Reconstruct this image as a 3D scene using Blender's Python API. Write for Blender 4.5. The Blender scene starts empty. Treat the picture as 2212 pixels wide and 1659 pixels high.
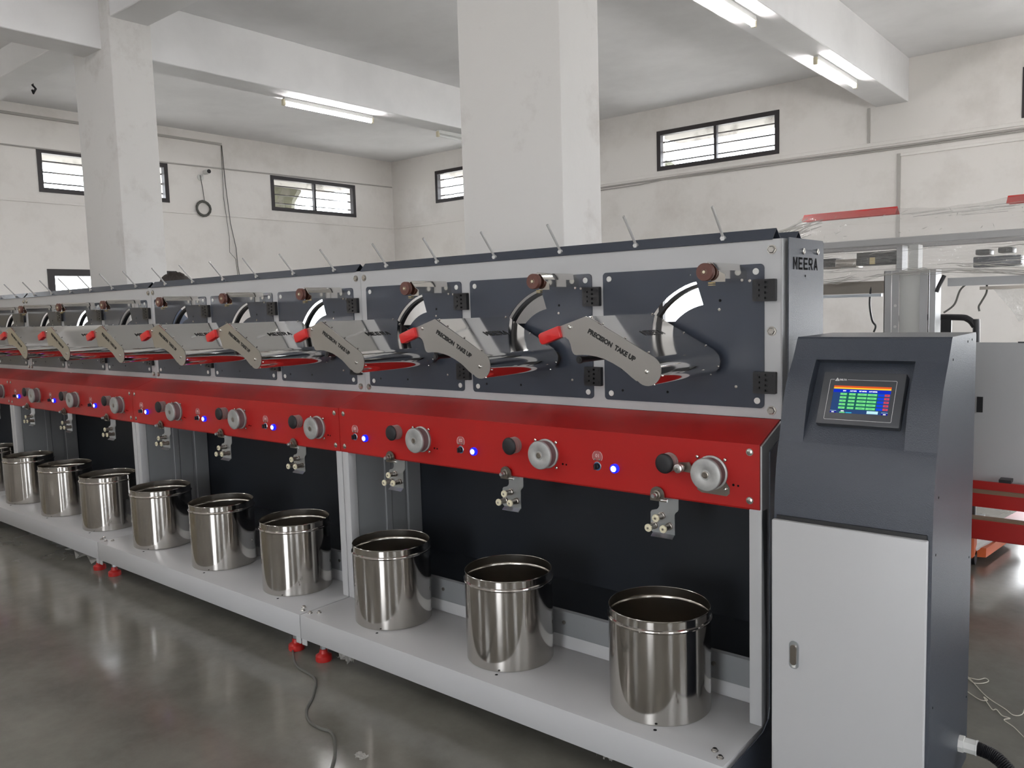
import bpy, bmesh, math, random
from mathutils import Vector, Matrix
random.seed(7)
R = math.radians
PI = math.pi
scene = bpy.context.scene
COL = scene.collection

# ------------------------------------------------------------------ camera
cam_data = bpy.data.cameras.new('camera')
cam = bpy.data.objects.new('camera', cam_data)
COL.objects.link(cam)
cam_data.sensor_fit = 'HORIZONTAL'
cam_data.sensor_width = 36.0
cam_data.lens = 36.0 * 1755.15 / 2212
cam_data.clip_start = 0.02
yaw, pitch, roll = R(-39.69005964), R(-5.33860182), R(-1.66249579)
fw = Vector((math.sin(yaw) * math.cos(pitch), math.cos(yaw) * math.cos(pitch), math.sin(pitch)))
rt = fw.cross(Vector((0, 0, 1))).normalized()
up = rt.cross(fw)
r2 = rt * math.cos(roll) + up * math.sin(roll)
u2 = -rt * math.sin(roll) + up * math.cos(roll)
mw = Matrix((r2, u2, -fw)).transposed().to_4x4()
mw.translation = Vector((0, 0, 1.55))
cam.matrix_world = mw
scene.camera = cam

# ------------------------------------------------------------------ view, world, lights
scene.view_settings.view_transform = 'Standard'
scene.view_settings.look = 'None'
scene.view_settings.gamma = 1.0
scene.view_settings.use_curve_mapping = False
scene.view_settings.exposure = 0.0
scene.cycles.glossy_bounces = 8
scene.cycles.max_bounces = 12
scene.cycles.diffuse_bounces = 5
world = bpy.data.worlds.new('overcast_sky')
scene.world = world
world.use_nodes = True
bgn = world.node_tree.nodes['Background']
bgn.inputs['Color'].default_value = (0.93, 0.96, 1.0, 1)
bgn.inputs['Strength'].default_value = 15.0

sun = bpy.data.lights.new('sun', 'SUN')
sun.energy = 4.5
sun.angle = R(0.6)
sun.color = (1.0, 0.97, 0.93)
sun_o = bpy.data.objects.new('sun', sun)
COL.objects.link(sun_o)
# sun aimed through the added front door so the floor bounces light upwards
sun_dir = Vector((-0.10, 0.86, -0.50)).normalized()
sun_o.rotation_euler = sun_dir.to_track_quat('-Z', 'Y').to_euler()
sun_o.location = (1, -20, 12)

# room measures
XW, XR, YB, YF, ZC, ZB = -11.67, 6.5, 10.68, -6.0, 4.355, 3.85
DOOR = (-0.8, 1.2, 2.9)          # unseen door added in the front wall for sunlight: x0, x1, height
TUBE_STRENGTH = 115.0

def portal(name, loc, rot, sx, sy):
    l = bpy.data.lights.new(name, 'AREA')
    l.shape = 'RECTANGLE'; l.size = sx; l.size_y = sy
    l.cycles.is_portal = True
    o = bpy.data.objects.new(name, l); COL.objects.link(o)
    o.location = loc; o.rotation_euler = rot
    return o

# ------------------------------------------------------------------ materials
def principled(name, color, rough=0.5, metal=0.0, spec=0.5, coat=0.0, emit=None, estr=0.0, alpha=1.0, trans=0.0):
    m = bpy.data.materials.new(name); m.use_nodes = True
    b = m.node_tree.nodes['Principled BSDF']
    b.inputs['Base Color'].default_value = (*color, 1)
    b.inputs['Roughness'].default_value = rough
    b.inputs['Metallic'].default_value = metal
    b.inputs['Specular IOR Level'].default_value = spec
    b.inputs['Coat Weight'].default_value = coat
    b.inputs['Transmission Weight'].default_value = trans
    if emit:
        b.inputs['Emission Color'].default_value = (*emit, 1)
        b.inputs['Emission Strength'].default_value = estr
    return m

def nodes(m):
    return m.node_tree.nodes, m.node_tree.links, m.node_tree.nodes['Principled BSDF']

def add_noise_color(m, c1, c2, scale, detail=6, rough=0.6, lo=0.35, hi=0.65, coord='Object', stretch=None):
    n, l, b = nodes(m)
    tc = n.new('ShaderNodeTexCoord'); nz = n.new('ShaderNodeTexNoise'); cr = n.new('ShaderNodeValToRGB')
    nz.inputs['Scale'].default_value = scale; nz.inputs['Detail'].default_value = detail
    nz.inputs['Roughness'].default_value = rough
    src = tc.outputs[coord]
    if stretch:
        mp = n.new('ShaderNodeMapping'); mp.inputs['Scale'].default_value = stretch
        l.new(src, mp.inputs['Vector']); src = mp.outputs['Vector']
    l.new(src, nz.inputs['Vector']); l.new(nz.outputs['Fac'], cr.inputs['Fac'])
    cr.color_ramp.elements[0].position = lo; cr.color_ramp.elements[0].color = (*c1, 1)
    cr.color_ramp.elements[1].position = hi; cr.color_ramp.elements[1].color = (*c2, 1)
    l.new(cr.outputs['Color'], b.inputs['Base Color'])
    return nz, cr

def add_bump(m, scale, strength, dist=0.001, coord='Object', stretch=None, detail=3):
    n, l, b = nodes(m)
    tc = n.new('ShaderNodeTexCoord'); nz = n.new('ShaderNodeTexNoise'); bp = n.new('ShaderNodeBump')
    nz.inputs['Scale'].default_value = scale; nz.inputs['Detail'].default_value = detail
    src = tc.outputs[coord]
    if stretch:
        mp = n.new('ShaderNodeMapping'); mp.inputs['Scale'].default_value = stretch
        l.new(src, mp.inputs['Vector']); src = mp.outputs['Vector']
    l.new(src, nz.inputs['Vector']); l.new(nz.outputs['Fac'], bp.inputs['Height'])
    bp.inputs['Strength'].default_value = strength; bp.inputs['Distance'].default_value = dist
    l.new(bp.outputs['Normal'], b.inputs['Normal'])

def add_rough_noise(m, scale, lo, hi, coord='Object', stretch=None):
    n, l, b = nodes(m)
    tc = n.new('ShaderNodeTexCoord'); nz = n.new('ShaderNodeTexNoise'); mr = n.new('ShaderNodeMapRange')
    nz.inputs['Scale'].default_value = scale; nz.inputs['Detail'].default_value = 5
    src = tc.outputs[coord]
    if stretch:
        mp = n.new('ShaderNodeMapping'); mp.inputs['Scale'].default_value = stretch
        l.new(src, mp.inputs['Vector']); src = mp.outputs['Vector']
    l.new(src, nz.inputs['Vector']); l.new(nz.outputs['Fac'], mr.inputs['Value'])
    mr.inputs['From Min'].default_value = 0.3; mr.inputs['From Max'].default_value = 0.7
    mr.inputs['To Min'].default_value = lo; mr.inputs['To Max'].default_value = hi
    l.new(mr.outputs['Result'], b.inputs['Roughness'])

M = {}
M['wall'] = principled('wall_limewash', (0.72, 0.69, 0.65), 0.85, spec=0.2)
add_noise_color(M['wall'], (0.69, 0.655, 0.62), (0.80, 0.77, 0.74), 1.3, 9, 0.65, 0.28, 0.5)
add_bump(M['wall'], 9, 0.25, 0.01)
M['ceiling'] = principled('ceiling_plaster', (0.7, 0.69, 0.67), 0.9, spec=0.15)
add_noise_color(M['ceiling'], (0.73, 0.725, 0.73), (0.82, 0.815, 0.82), 0.8, 8, 0.6, 0.3, 0.55)
add_bump(M['ceiling'], 6, 0.2, 0.01)
M['pillar'] = principled('pillar_plaster', (0.76, 0.74, 0.72), 0.85, spec=0.2)
add_noise_color(M['pillar'], (0.6, 0.575, 0.555), (0.71, 0.695, 0.68), 2.2, 9, 0.7, 0.3, 0.45)
add_bump(M['pillar'], 10, 0.25, 0.008)
M['floor'] = principled('polished_concrete', (0.1, 0.095, 0.08), 0.25, spec=0.5)
add_noise_color(M['floor'], (0.10, 0.096, 0.084), (0.185, 0.178, 0.155), 1.6, 10, 0.7, 0.3, 0.7)
add_rough_noise(M['floor'], 2.5, 0.1, 0.2)
add_bump(M['floor'], 40, 0.04, 0.002)
M['apron'] = principled('outside_concrete', (0.45, 0.43, 0.39), 0.9)
M['sunshade'] = principled('weathered_concrete', (0.2, 0.19, 0.175), 0.9)
M['grey'] = principled('light_grey_powder_coat', (0.425, 0.427, 0.435), 0.4, spec=0.5)
add_bump(M['grey'], 900, 0.10, 0.0006)
M['grey_shaded'] = principled('shaded_grey_coat', (0.2, 0.207, 0.218), 0.42)  # the grey coat darkened, shade inside the frame put into its colour
M['charcoal'] = principled('charcoal_powder_coat', (0.036, 0.044, 0.062), 0.27, spec=0.6)
add_bump(M['charcoal'], 700, 0.16, 0.0006)
M['charcoal_rough'] = principled('charcoal_texture_coat', (0.037, 0.044, 0.060), 0.36, spec=0.55)
add_bump(M['charcoal_rough'], 380, 0.75, 0.0012, detail=2)
M['black_panel'] = principled('blue_black_sheet', (0.012, 0.015, 0.02), 0.45, spec=0.4)
M['red'] = principled('red_powder_coat', (0.37, 0.010, 0.009), 0.38, spec=0.42)
add_bump(M['red'], 800, 0.12, 0.0006)
M['red_grip'] = principled('red_plastic', (0.55, 0.02, 0.02), 0.3, spec=0.5)
M['red_steel'] = principled('red_steel_beam', (0.36, 0.012, 0.01), 0.4)
M['orange'] = principled('orange_paint', (0.6, 0.11, 0.02), 0.45)
M['wood_strip'] = principled('brown_board', (0.19, 0.13, 0.085), 0.8)
M['steel'] = principled('mirror_stainless', (0.68, 0.655, 0.62), 0.09, 1.0)
add_rough_noise(M['steel'], 6, 0.06, 0.13)
M['hood_steel'] = principled('satin_stainless', (0.76, 0.75, 0.735), 0.07, 1.0)
add_rough_noise(M['hood_steel'], 6, 0.045, 0.10)
M['can_steel'] = principled('can_stainless', (0.53, 0.505, 0.475), 0.09, 1.0)
add_rough_noise(M['can_steel'], 14, 0.07, 0.15, stretch=(1, 1, 0.25))
add_bump(M['can_steel'], 60, 0.06, 0.0008, stretch=(1, 1, 0.02))
M['can_inside'] = principled('can_inner_steel', (0.50, 0.47, 0.43), 0.22, 1.0)
M['brushed'] = principled('brushed_stainless', (0.52, 0.51, 0.495), 0.28, 1.0)
add_bump(M['brushed'], 120, 0.05, 0.0004, stretch=(0.1, 1, 3))
M['zinc'] = principled('zinc_plate', (0.62, 0.66, 0.7), 0.3, 1.0)
M['rod'] = principled('bright_rod', (0.62, 0.62, 0.61), 0.25, 0.5)
M['bolt'] = principled('bolt_steel', (0.55, 0.53, 0.5), 0.25, 1.0)
M['alu'] = principled('cast_aluminium', (0.42, 0.42, 0.415), 0.5, 0.55)
add_noise_color(M['alu'], (0.36, 0.36, 0.355), (0.46, 0.46, 0.45), 25, 6, 0.6)
M['drum'] = principled('drum_tread', (0.17, 0.125, 0.13), 0.5)
M['knob_alu'] = principled('turned_aluminium', (0.52, 0.52, 0.52), 0.35, 0.7)
M['dark_metal'] = principled('oiled_steel', (0.30, 0.27, 0.24), 0.3, 1.0)
M['brass'] = principled('brass_nut', (0.5, 0.4, 0.2), 0.3, 1.0)
M['black'] = principled('black_plastic', (0.012, 0.012, 0.014), 0.4)
M['hole'] = principled('dark_hole', (0.004, 0.004, 0.005), 0.8, spec=0.1)
M['rubber'] = principled('black_rubber', (0.01, 0.01, 0.012), 0.55)
M['brown'] = principled('brown_bakelite', (0.11, 0.04, 0.03), 0.4)
M['ivory'] = principled('ivory_ceramic', (0.66, 0.61, 0.45), 0.35)
M['dark_frame'] = principled('dark_window_frame', (0.025, 0.02, 0.022), 0.5)
M['white_plastic'] = principled('white_plastic', (0.62, 0.62, 0.6), 0.5)
M['lamp_cap'] = principled('lamp_end_cap', (0.6, 0.55, 0.4), 0.5)
M['tube'] = principled('lamp_tube', (1, 1, 1), 0.3, emit=(1.0, 0.98, 0.97), estr=TUBE_STRENGTH)
M['tube_off'] = principled('lamp_tube_off', (0.75, 0.75, 0.73), 0.25)
M['conduit'] = principled('painted_conduit', (0.42, 0.4, 0.375), 0.7)
M['grey_cable'] = principled('grey_cable', (0.09, 0.09, 0.08), 0.5)
M['white_cord'] = principled('white_cord', (0.62, 0.58, 0.5), 0.7)
M['ink'] = principled('black_ink', (0.006, 0.006, 0.006), 0.5)
M['label'] = principled('clear_label', (0.36, 0.1, 0.1), 0.4)
M['white_ink'] = principled('white_ink', (0.75, 0.62, 0.6), 0.5)
M['logo_ink'] = principled('silver_ink', (0.65, 0.65, 0.65), 0.5)
M['lcd'] = principled('lcd_bezel', (0.042, 0.045, 0.052), 0.4)
M['cyan_ring'] = principled('switch_ring', (0.06, 0.14, 0.3), 0.35)
M['led'] = principled('blue_white_light', (0.8, 0.9, 1), 0.3, emit=(0.55, 0.75, 1.0), estr=3.2)
M['led_ring'] = principled('blue_light', (0.0, 0.01, 0.3), 0.3, emit=(0.004, 0.012, 1.0), estr=1.1)
M['skin'] = principled('skin', (0.35, 0.2, 0.13), 0.5)
M['hair'] = principled('dark_hair', (0.02, 0.013, 0.01), 0.6)
add_bump(M['hair'], 60, 0.8, 0.01, stretch=(1, 1, 0.2))
M['shirt'] = principled('work_shirt', (0.15, 0.18, 0.25), 0.8)
M['foliage'] = principled('foliage', (0.06, 0.06, 0.035), 0.8)

def glass_material():
    m = bpy.data.materials.new('dusty_glass'); m.use_nodes = True
    n, l = m.node_tree.nodes, m.node_tree.links
    n.remove(n['Principled BSDF']); out = n['Material Output']
    tr = n.new('ShaderNodeBsdfTransparent'); gl = n.new('ShaderNodeBsdfGlossy'); df = n.new('ShaderNodeBsdfDiffuse')
    tr.inputs['Color'].default_value = (0.95, 0.96, 0.97, 1); gl.inputs['Roughness'].default_value = 0.05
    df.inputs['Color'].default_value = (0.5, 0.46, 0.42, 1)
    m1 = n.new('ShaderNodeMixShader'); m2 = n.new('ShaderNodeMixShader')
    m1.inputs['Fac'].default_value = 0.06
    tc = n.new('ShaderNodeTexCoord'); nz = n.new('ShaderNodeTexNoise'); cr = n.new('ShaderNodeValToRGB')
    nz.inputs['Scale'].default_value = 3.5; nz.inputs['Detail'].default_value = 6
    cr.color_ramp.elements[0].position = 0.5; cr.color_ramp.elements[0].color = (0, 0, 0, 1)
    cr.color_ramp.elements[1].position = 0.75; cr.color_ramp.elements[1].color = (0.55, 0.55, 0.55, 1)
    l.new(tc.outputs['Object'], nz.inputs['Vector']); l.new(nz.outputs['Fac'], cr.inputs['Fac'])
    l.new(tr.outputs[0], m1.inputs[1]); l.new(gl.outputs[0], m1.inputs[2])
    l.new(m1.outputs[0], m2.inputs[1]); l.new(df.outputs[0], m2.inputs[2])
    l.new(cr.outputs['Color'], m2.inputs['Fac']); l.new(m2.outputs[0], out.inputs['Surface'])
    return m
M['glass'] = glass_material()

M['frosted'] = bpy.data.materials.new('added_frosted_glass'); M['frosted'].use_nodes = True
_n = M['frosted'].node_tree.nodes; _n.remove(_n['Principled BSDF']); _t = _n.new('ShaderNodeBsdfTranslucent')
_t.inputs['Color'].default_value = (0.2, 0.18, 0.14, 1)  # warm tint gives the added panes their beige glow
M['frosted'].node_tree.links.new(_t.outputs[0], _n['Material Output'].inputs['Surface'])

def film_material(name, diff=0.16, gloss=0.12, scale=9.0, stretch=(0.35, 1, 1.6), bump=0.7):
    m = bpy.data.materials.new(name); m.use_nodes = True
    n, l = m.node_tree.nodes, m.node_tree.links
    n.remove(n['Principled BSDF']); out = n['Material Output']
    tr = n.new('ShaderNodeBsdfTransparent'); gl = n.new('ShaderNodeBsdfGlossy'); df = n.new('ShaderNodeBsdfTranslucent')
    d2 = n.new('ShaderNodeBsdfDiffuse'); md = n.new('ShaderNodeMixShader'); md.inputs['Fac'].default_value = 0.5
    df.inputs['Color'].default_value = (0.8, 0.78, 0.74, 1); d2.inputs['Color'].default_value = (0.8, 0.78, 0.74, 1)
    gl.inputs['Roughness'].default_value = 0.12
    tc = n.new('ShaderNodeTexCoord'); mp = n.new('ShaderNodeMapping'); nz = n.new('ShaderNodeTexNoise'); bp = n.new('ShaderNodeBump')
    mp.inputs['Scale'].default_value = stretch; nz.inputs['Scale'].default_value = scale; nz.inputs['Detail'].default_value = 5
    bp.inputs['Strength'].default_value = bump; bp.inputs['Distance'].default_value = 0.05
    l.new(tc.outputs['Object'], mp.inputs['Vector']); l.new(mp.outputs['Vector'], nz.inputs['Vector'])
    l.new(nz.outputs['Fac'], bp.inputs['Height']); l.new(bp.outputs['Normal'], gl.inputs['Normal'])
    m1 = n.new('ShaderNodeMixShader'); m2 = n.new('ShaderNodeMixShader')
    m1.inputs['Fac'].default_value = gloss; m2.inputs['Fac'].default_value = diff
    l.new(df.outputs[0], md.inputs[1]); l.new(d2.outputs[0], md.inputs[2])
    l.new(tr.outputs[0], m1.inputs[1]); l.new(gl.outputs[0], m1.inputs[2])
    l.new(m1.outputs[0], m2.inputs[1]); l.new(md.outputs[0], m2.inputs[2]); l.new(m2.outputs[0], out.inputs['Surface'])
    return m
M['film'] = film_material('stretch_film', 0.13, 0.10)
M['crease'] = film_material('film_crease', 0.35, 0.5, 30, (1, 1, 1), 0.4)
M['bag'] = film_material('plastic_scrap', 0.3, 0.2, 20, (1, 1, 1), 1.0)

def emissive(name, col, s):
    m = bpy.data.materials.new(name); m.use_nodes = True
    n, l = m.node_tree.nodes, m.node_tree.links
    n.remove(n['Principled BSDF'])
    e = n.new('ShaderNodeEmission'); e.inputs['Color'].default_value = (*col, 1); e.inputs['Strength'].default_value = s
    l.new(e.outputs[0], n['Material Output'].inputs['Surface'])
    return m

# ------------------------------------------------------------------ mesh builder
AX = {'x': 0, 'y': 1, 'z': 2}
def place(axis, u, v, a):
    # poly coordinates: axis x -> (y,z), y -> (x,z), z -> (x,y)
    return {'x': (a, u, v), 'y': (u, a, v), 'z': (u, v, a)}[axis]

class MB:
    def __init__(self): self.bm = bmesh.new()
    def box(self, x0, x1, y0, y1, z0, z1, bev=0.0, seg=2):
        bm = self.bm
        vs = [bm.verts.new(p) for p in ((x0, y0, z0), (x1, y0, z0), (x1, y1, z0), (x0, y1, z0), (x0, y0, z1), (x1, y0, z1), (x1, y1, z1), (x0, y1, z1))]
        fs = [bm.faces.new([vs[i] for i in f]) for f in ((0, 3, 2, 1), (4, 5, 6, 7), (0, 1, 5, 4), (1, 2, 6, 5), (2, 3, 7, 6), (3, 0, 4, 7))]
        if bev:
            es = list({e for f in fs for e in f.edges})
            bmesh.ops.bevel(bm, geom=es, offset=bev, segments=seg, affect='EDGES', profile=0.5)
        return self
    def prism(self, poly, axis, a0, a1, holes=()):
        bm = self.bm
        if not holes:
            b = [bm.verts.new(place(axis, u, v, a0)) for u, v in poly]
            t = [bm.verts.new(place(axis, u, v, a1)) for u, v in poly]
            n = len(poly)
            bm.faces.new(b); bm.faces.new(t[::-1])
            for i in range(n):
                j = (i + 1) % n
                bm.faces.new((b[i], t[i], t[j], b[j]))
            return self
        tmp = bmesh.new()
        edges = []
        for loop in [poly] + list(holes):
            vs = [tmp.verts.new(place(axis, u, v, a0)) for u, v in loop]
            for i in range(len(vs)):
                edges.append(tmp.edges.new((vs[i], vs[(i + 1) % len(vs)])))
        bmesh.ops.triangle_fill(tmp, use_beauty=True, use_dissolve=False, edges=edges)
        r = bmesh.ops.extrude_face_region(tmp, geom=list(tmp.faces))
        d = [0, 0, 0]; d[AX[axis]] = a1 - a0
        bmesh.ops.translate(tmp, vec=d, verts=[g for g in r['geom'] if isinstance(g, bmesh.types.BMVert)])
        me = bpy.data.meshes.new('tmp'); tmp.to_mesh(me); tmp.free()
        bm.from_mesh(me); bpy.data.meshes.remove(me)
        return self
    def lathe(self, prof, origin, axis='z', seg=24, close=True):
        # prof: list of (radius, along axis)
        bm = self.bm; o = Vector(origin); rings = []
        for r, t in prof:
            ring = []
            if r < 1e-6:
                p = [0, 0, 0]; p[AX[axis]] = t
                ring = [bm.verts.new(o + Vector(p))]
            else:
                for i in range(seg):
                    a = 2 * PI * i / seg; c, s = r * math.cos(a), r * math.sin(a)
                    p = {'x': (t, c, s), 'y': (c, t, s), 'z': (c, s, t)}[axis]
                    ring.append(bm.verts.new(o + Vector(p)))
            rings.append(ring)
        for A, B in zip(rings, rings[1:]):
            if len(A) == 1 and len(B) == 1: continue
            for i in range(seg):
                j = (i + 1) % seg
                if len(A) == 1: bm.faces.new((A[0], B[j], B[i]))
                elif len(B) == 1: bm.faces.new((A[i], A[j], B[0]))
                else: bm.faces.new((A[i], A[j], B[j], B[i]))
        if close:
            for ring in (rings[0], rings[-1]):
                if len(ring) > 2: bm.faces.new(ring)
        return self
    def cyl(self, c, axis, r, h0, h1, seg=20):
        return self.lathe([(r, h0), (r, h1)], c, axis, seg)
    def tube(self, pts, r, seg=8, cap=True):
        bm = self.bm; P = [Vector(p) for p in pts]; rings = []
        n = len(P); prev = None
        for i in range(n):
            t = (P[min(i + 1, n - 1)] - P[max(i - 1, 0)]).normalized()
            if prev is None:
                a = Vector((0, 0, 1)) if abs(t.z) < 0.9 else Vector((1, 0, 0))
                u = t.cross(a).normalized()
            else:
                u = (prev - t * prev.dot(t)).normalized()
            prev = u; v = t.cross(u)
            rr = r[i] if isinstance(r, (list, tuple)) else r
            rings.append([bm.verts.new(P[i] + (u * math.cos(2 * PI * k / seg) + v * math.sin(2 * PI * k / seg)) * rr) for k in range(seg)])
        for A, B in zip(rings, rings[1:]):
            for k in range(seg):
                j = (k + 1) % seg
                bm.faces.new((A[k], A[j], B[j], B[k]))
        if cap:
            bm.faces.new(rings[0]); bm.faces.new(rings[-1])
        return self
    def sheet(self, line, axis, a0, a1, th):
        # open 2d polyline given a thickness, extruded along axis
        n = len(line); off = []
        for i in range(n):
            p = Vector(line[max(i - 1, 0)]); q = Vector(line[min(i + 1, n - 1)])
            d = (q - p).normalized(); off.append((line[i][0] - d.y * th, line[i][1] + d.x * th))
        bm = self.bm; n2 = n
        A0 = [bm.verts.new(place(axis, *p, a0)) for p in line]; A1 = [bm.verts.new(place(axis, *p, a1)) for p in line]
        B0 = [bm.verts.new(place(axis, *p, a0)) for p in off]; B1 = [bm.verts.new(place(axis, *p, a1)) for p in off]
        for i in range(n - 1):
            bm.faces.new((A0[i], A0[i + 1], A1[i + 1], A1[i])); bm.faces.new((B0[i], B1[i], B1[i + 1], B0[i + 1]))
            bm.faces.new((A0[i], B0[i], B0[i + 1], A0[i + 1])); bm.faces.new((A1[i], A1[i + 1], B1[i + 1], B1[i]))
        bm.faces.new((A0[0], A1[0], B1[0], B0[0])); bm.faces.new((A0[-1], B0[-1], B1[-1], A1[-1]))
        return self
    def quad(self, a, b, c, d):
        self.bm.faces.new([self.bm.verts.new(p) for p in (a, b, c, d)]); return self
    def mesh(self, name, mat, smooth=35):
        bm = self.bm
        bmesh.ops.recalc_face_normals(bm, faces=list(bm.faces))
        me = bpy.data.meshes.new(name); bm.to_mesh(me); bm.free()
        if mat: me.materials.append(mat)
        if smooth:
            me.polygons.foreach_set('use_smooth', [True] * len(me.polygons))
            me.set_sharp_from_angle(angle=R(smooth))
        return me
    def build(self, name, mat, parent=None, loc=(0, 0, 0), smooth=35):
        return obj(name, self.mesh(name, mat, smooth), parent, loc)

def obj(name, me, parent=None, loc=(0, 0, 0)):
    o = bpy.data.objects.new(name, me); COL.objects.link(o)
    o.location = loc
    if parent: o.parent = parent
    return o

def empty(name, loc, parent=None):
    o = bpy.data.objects.new(name, None); COL.objects.link(o)
    o.empty_display_size = 0.1
    o.location = loc
    if parent: o.parent = parent
    return o

def tag(o, label=None, cat=None, group=None, kind=None):
    if label: o['label'] = label
    if cat: o['category'] = cat
    if group: o['group'] = group
    if kind: o['kind'] = kind
    return o

def copy_tree(o, parent=None, skip=()):
    c = o.copy(); COL.objects.link(c)
    if parent: c.parent = parent
    for ch in list(o.children):
        if ch.get('only_first'): continue
        copy_tree(ch, c)
    return c

def text_mesh(s, size, bold=0.0, extrude=0.0003, align='CENTER', spacing=1.0):
    cu = bpy.data.curves.new('lettering', 'FONT')
    cu.body = s; cu.size = size; cu.align_x = align; cu.align_y = 'CENTER'
    cu.offset = bold; cu.extrude = extrude; cu.space_character = spacing
    cu.resolution_u = 3
    t = bpy.data.objects.new('lettering', cu); COL.objects.link(t)
    bpy.context.view_layer.update()
    me = bpy.data.meshes.new_from_object(t.evaluated_get(bpy.context.evaluated_depsgraph_get()))
    bpy.data.objects.remove(t); bpy.data.curves.remove(cu)
    return me

def lettering(s, size, mat, parent, origin, xdir, ydir, bold=0.0, align='CENTER', spacing=1.0, xs=1.0, name='lettering'):
    me = text_mesh(s, size, bold, align=align, spacing=spacing)
    X = Vector(xdir).normalized(); Y = Vector(ydir).normalized(); Z = X.cross(Y)
    mt = Matrix((X * xs, Y, Z)).transposed().to_4x4(); mt.translation = Vector(origin)
    me.transform(mt); me.materials.clear(); me.materials.append(mat)
    return obj(name, me, parent)

def rrect(x0, x1, z0, z1, r, seg=5):
    pts = []
    for cx, cz, a0 in ((x1 - r, z0 + r, -90), (x1 - r, z1 - r, 0), (x0 + r, z1 - r, 90), (x0 + r, z0 + r, 180)):
        for i in range(seg + 1):
            a = R(a0 + 90 * i / seg); pts.append((cx + r * math.cos(a), cz + r * math.sin(a)))
    return pts

def circle(cx, cz, r, n=16):
    return [(cx + r * math.cos(2 * PI * i / n), cz + r * math.sin(2 * PI * i / n)) for i in range(n)]

def arc(cx, cz, r, a0, a1, n):
    return [(cx + r * math.cos(R(a0 + (a1 - a0) * i / n)), cz + r * math.sin(R(a0 + (a1 - a0) * i / n))) for i in range(n + 1)]

def rect(x0, x1, z0, z1): return [(x0, z0), (x1, z0), (x1, z1), (x0, z1)]

# ------------------------------------------------------------------ room shell
T = 0.23
UPL = [(0.94, 2.74, 3.25, 3.818), (4.455, 6.24, 3.25, 3.818), (8.0, 9.77, 3.268, 3.838)]
FRL = [(-4.5, -1.1, 1.0, 2.7), (-.7, 2.7, 1.0, 2.7)]      # frosted glazing added left of the view for warm reflections in the plates
LOL = [(4.47, 6.27, 1.05, 2.245), (8.0, 9.77, 1.05, 2.245)]
UPB = [(-10.52, -8.73, 3.475, 4.04), (-6.0, -4.19, 3.467, 4.03), (-1.47, 0.33, 3.467, 4.01), (3.09, 4.89, 3.467, 4.01)]
LOB = [(-6.0, -4.19, 1.05, 2.245), (1.3, 2.5, 1.05, 2.245)]
UPF = [(-10.5, -8.7, 3.2, 3.8), (-6.0, -4.2, 3.2, 3.8), (3.1, 4.9, 3.2, 3.8), (3.1, 4.9, 1.05, 2.245)]  # unseen front wall windows, added to brighten the front-facing surfaces
UPR = [(-4.5, -2.7, 3.3, 3.85), (0.2, 2.0, 3.3, 3.85), (4.5, 6.3, 3.3, 3.85), (8.0, 9.8, 3.3, 3.85)]  # unseen right wall windows, added for daylight from the right
LOR = [(-4.5, -2.7, 1.05, 2.245), (0.2, 2.0, 1.05, 2.245), (8.0, 9.8, 1.05, 2.245)]  # lower row of the added right wall windows
BDOOR = (-1.36, 0.45, 2.245)        # door in the back wall, right of the view
RDOOR = (3.0, 5.8, 3.0)       # unseen door added in the right wall for side daylight
tag(MB().box(XW - 0.6, XR + 0.6, YF - 0.6, YB + 0.6, -0.2, 0).build('floor', M['floor'], smooth=0), kind='structure')
tag(MB().box(XW - T, XR + T, YF - T, YB + T, ZC, ZC + 0.2).build('ceiling', M['ceiling'], smooth=0), kind='structure')
tag(MB().prism(rect(YF, YB + T, 0, ZC), 'x', XW - T, XW, [rect(*w) for w in UPL + LOL + FRL]).build('wall_left', M['wall'], smooth=0), kind='structure')
tag(MB().prism(rect(XW, XR, 0, ZC), 'y', YB, YB + T, [rect(*w) for w in UPB + LOB] + [rect(BDOOR[0], BDOOR[1], .02, BDOOR[2])]).build('wall_back', M['wall'], smooth=0), kind='structure')
tag(MB().prism(rect(YF, YB + T, 0, ZC), 'x', XR, XR + T, [rect(*w) for w in UPR + LOR] + [rect(RDOOR[0], RDOOR[1], .02, RDOOR[2])]).build('wall_right', M['wall'], smooth=0), kind='structure')
d0, d1, dh = DOOR
tag(MB().prism([(XW, 0), (d0, 0), (d0, dh), (d1, dh), (d1, 0), (XR, 0), (XR, ZC), (XW, ZC)], 'y', YF - T, YF,
    [rect(*w) for w in UPF]).build('wall_front', M['wall'], smooth=0), kind='structure')
tag(MB().box(-70, 70, -70, 70, -0.45, -0.22).build('ground_outside', M['apron'], smooth=0), kind='structure')

def beam(name, x0, x1, y0, y1, z0):
    return tag(MB().box(x0, x1, y0, y1, z0, ZC, 0.006, 1).build(name, M['ceiling']), kind='structure')
for x0, x1 in ((-7.55, -7.215), (-2.995, -2.627), (1.57, 1.92)):
    beam('beam', x0, x1, YF, YB, ZB)
ZX = 4.085
for x0, x1 in ((XW, -7.55), (-7.215, -2.995), (-2.627, 1.57), (1.92, XR)):
    beam('beam', x0, x1, 3.36, 3.69, ZX)
    beam('beam', x0, x1, -2.6, -2.3, ZX)
for (x0, x1, y0, y1) in ((-7.772, -7.059, 3.34, 3.71), (-3.085, -2.406, 3.34, 3.687), (1.4, 2.1, 3.34, 3.7), (-7.772, -7.059, -2.65, -2.28), (-3.085, -2.406, -2.65, -2.28), (1.4, 2.1, -2.65, -2.28)):
    tag(MB().box(x0, x1, y0, y1, 0, ZC, 0.012, 2).build('pillar', M['pillar']), kind='structure')

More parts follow.
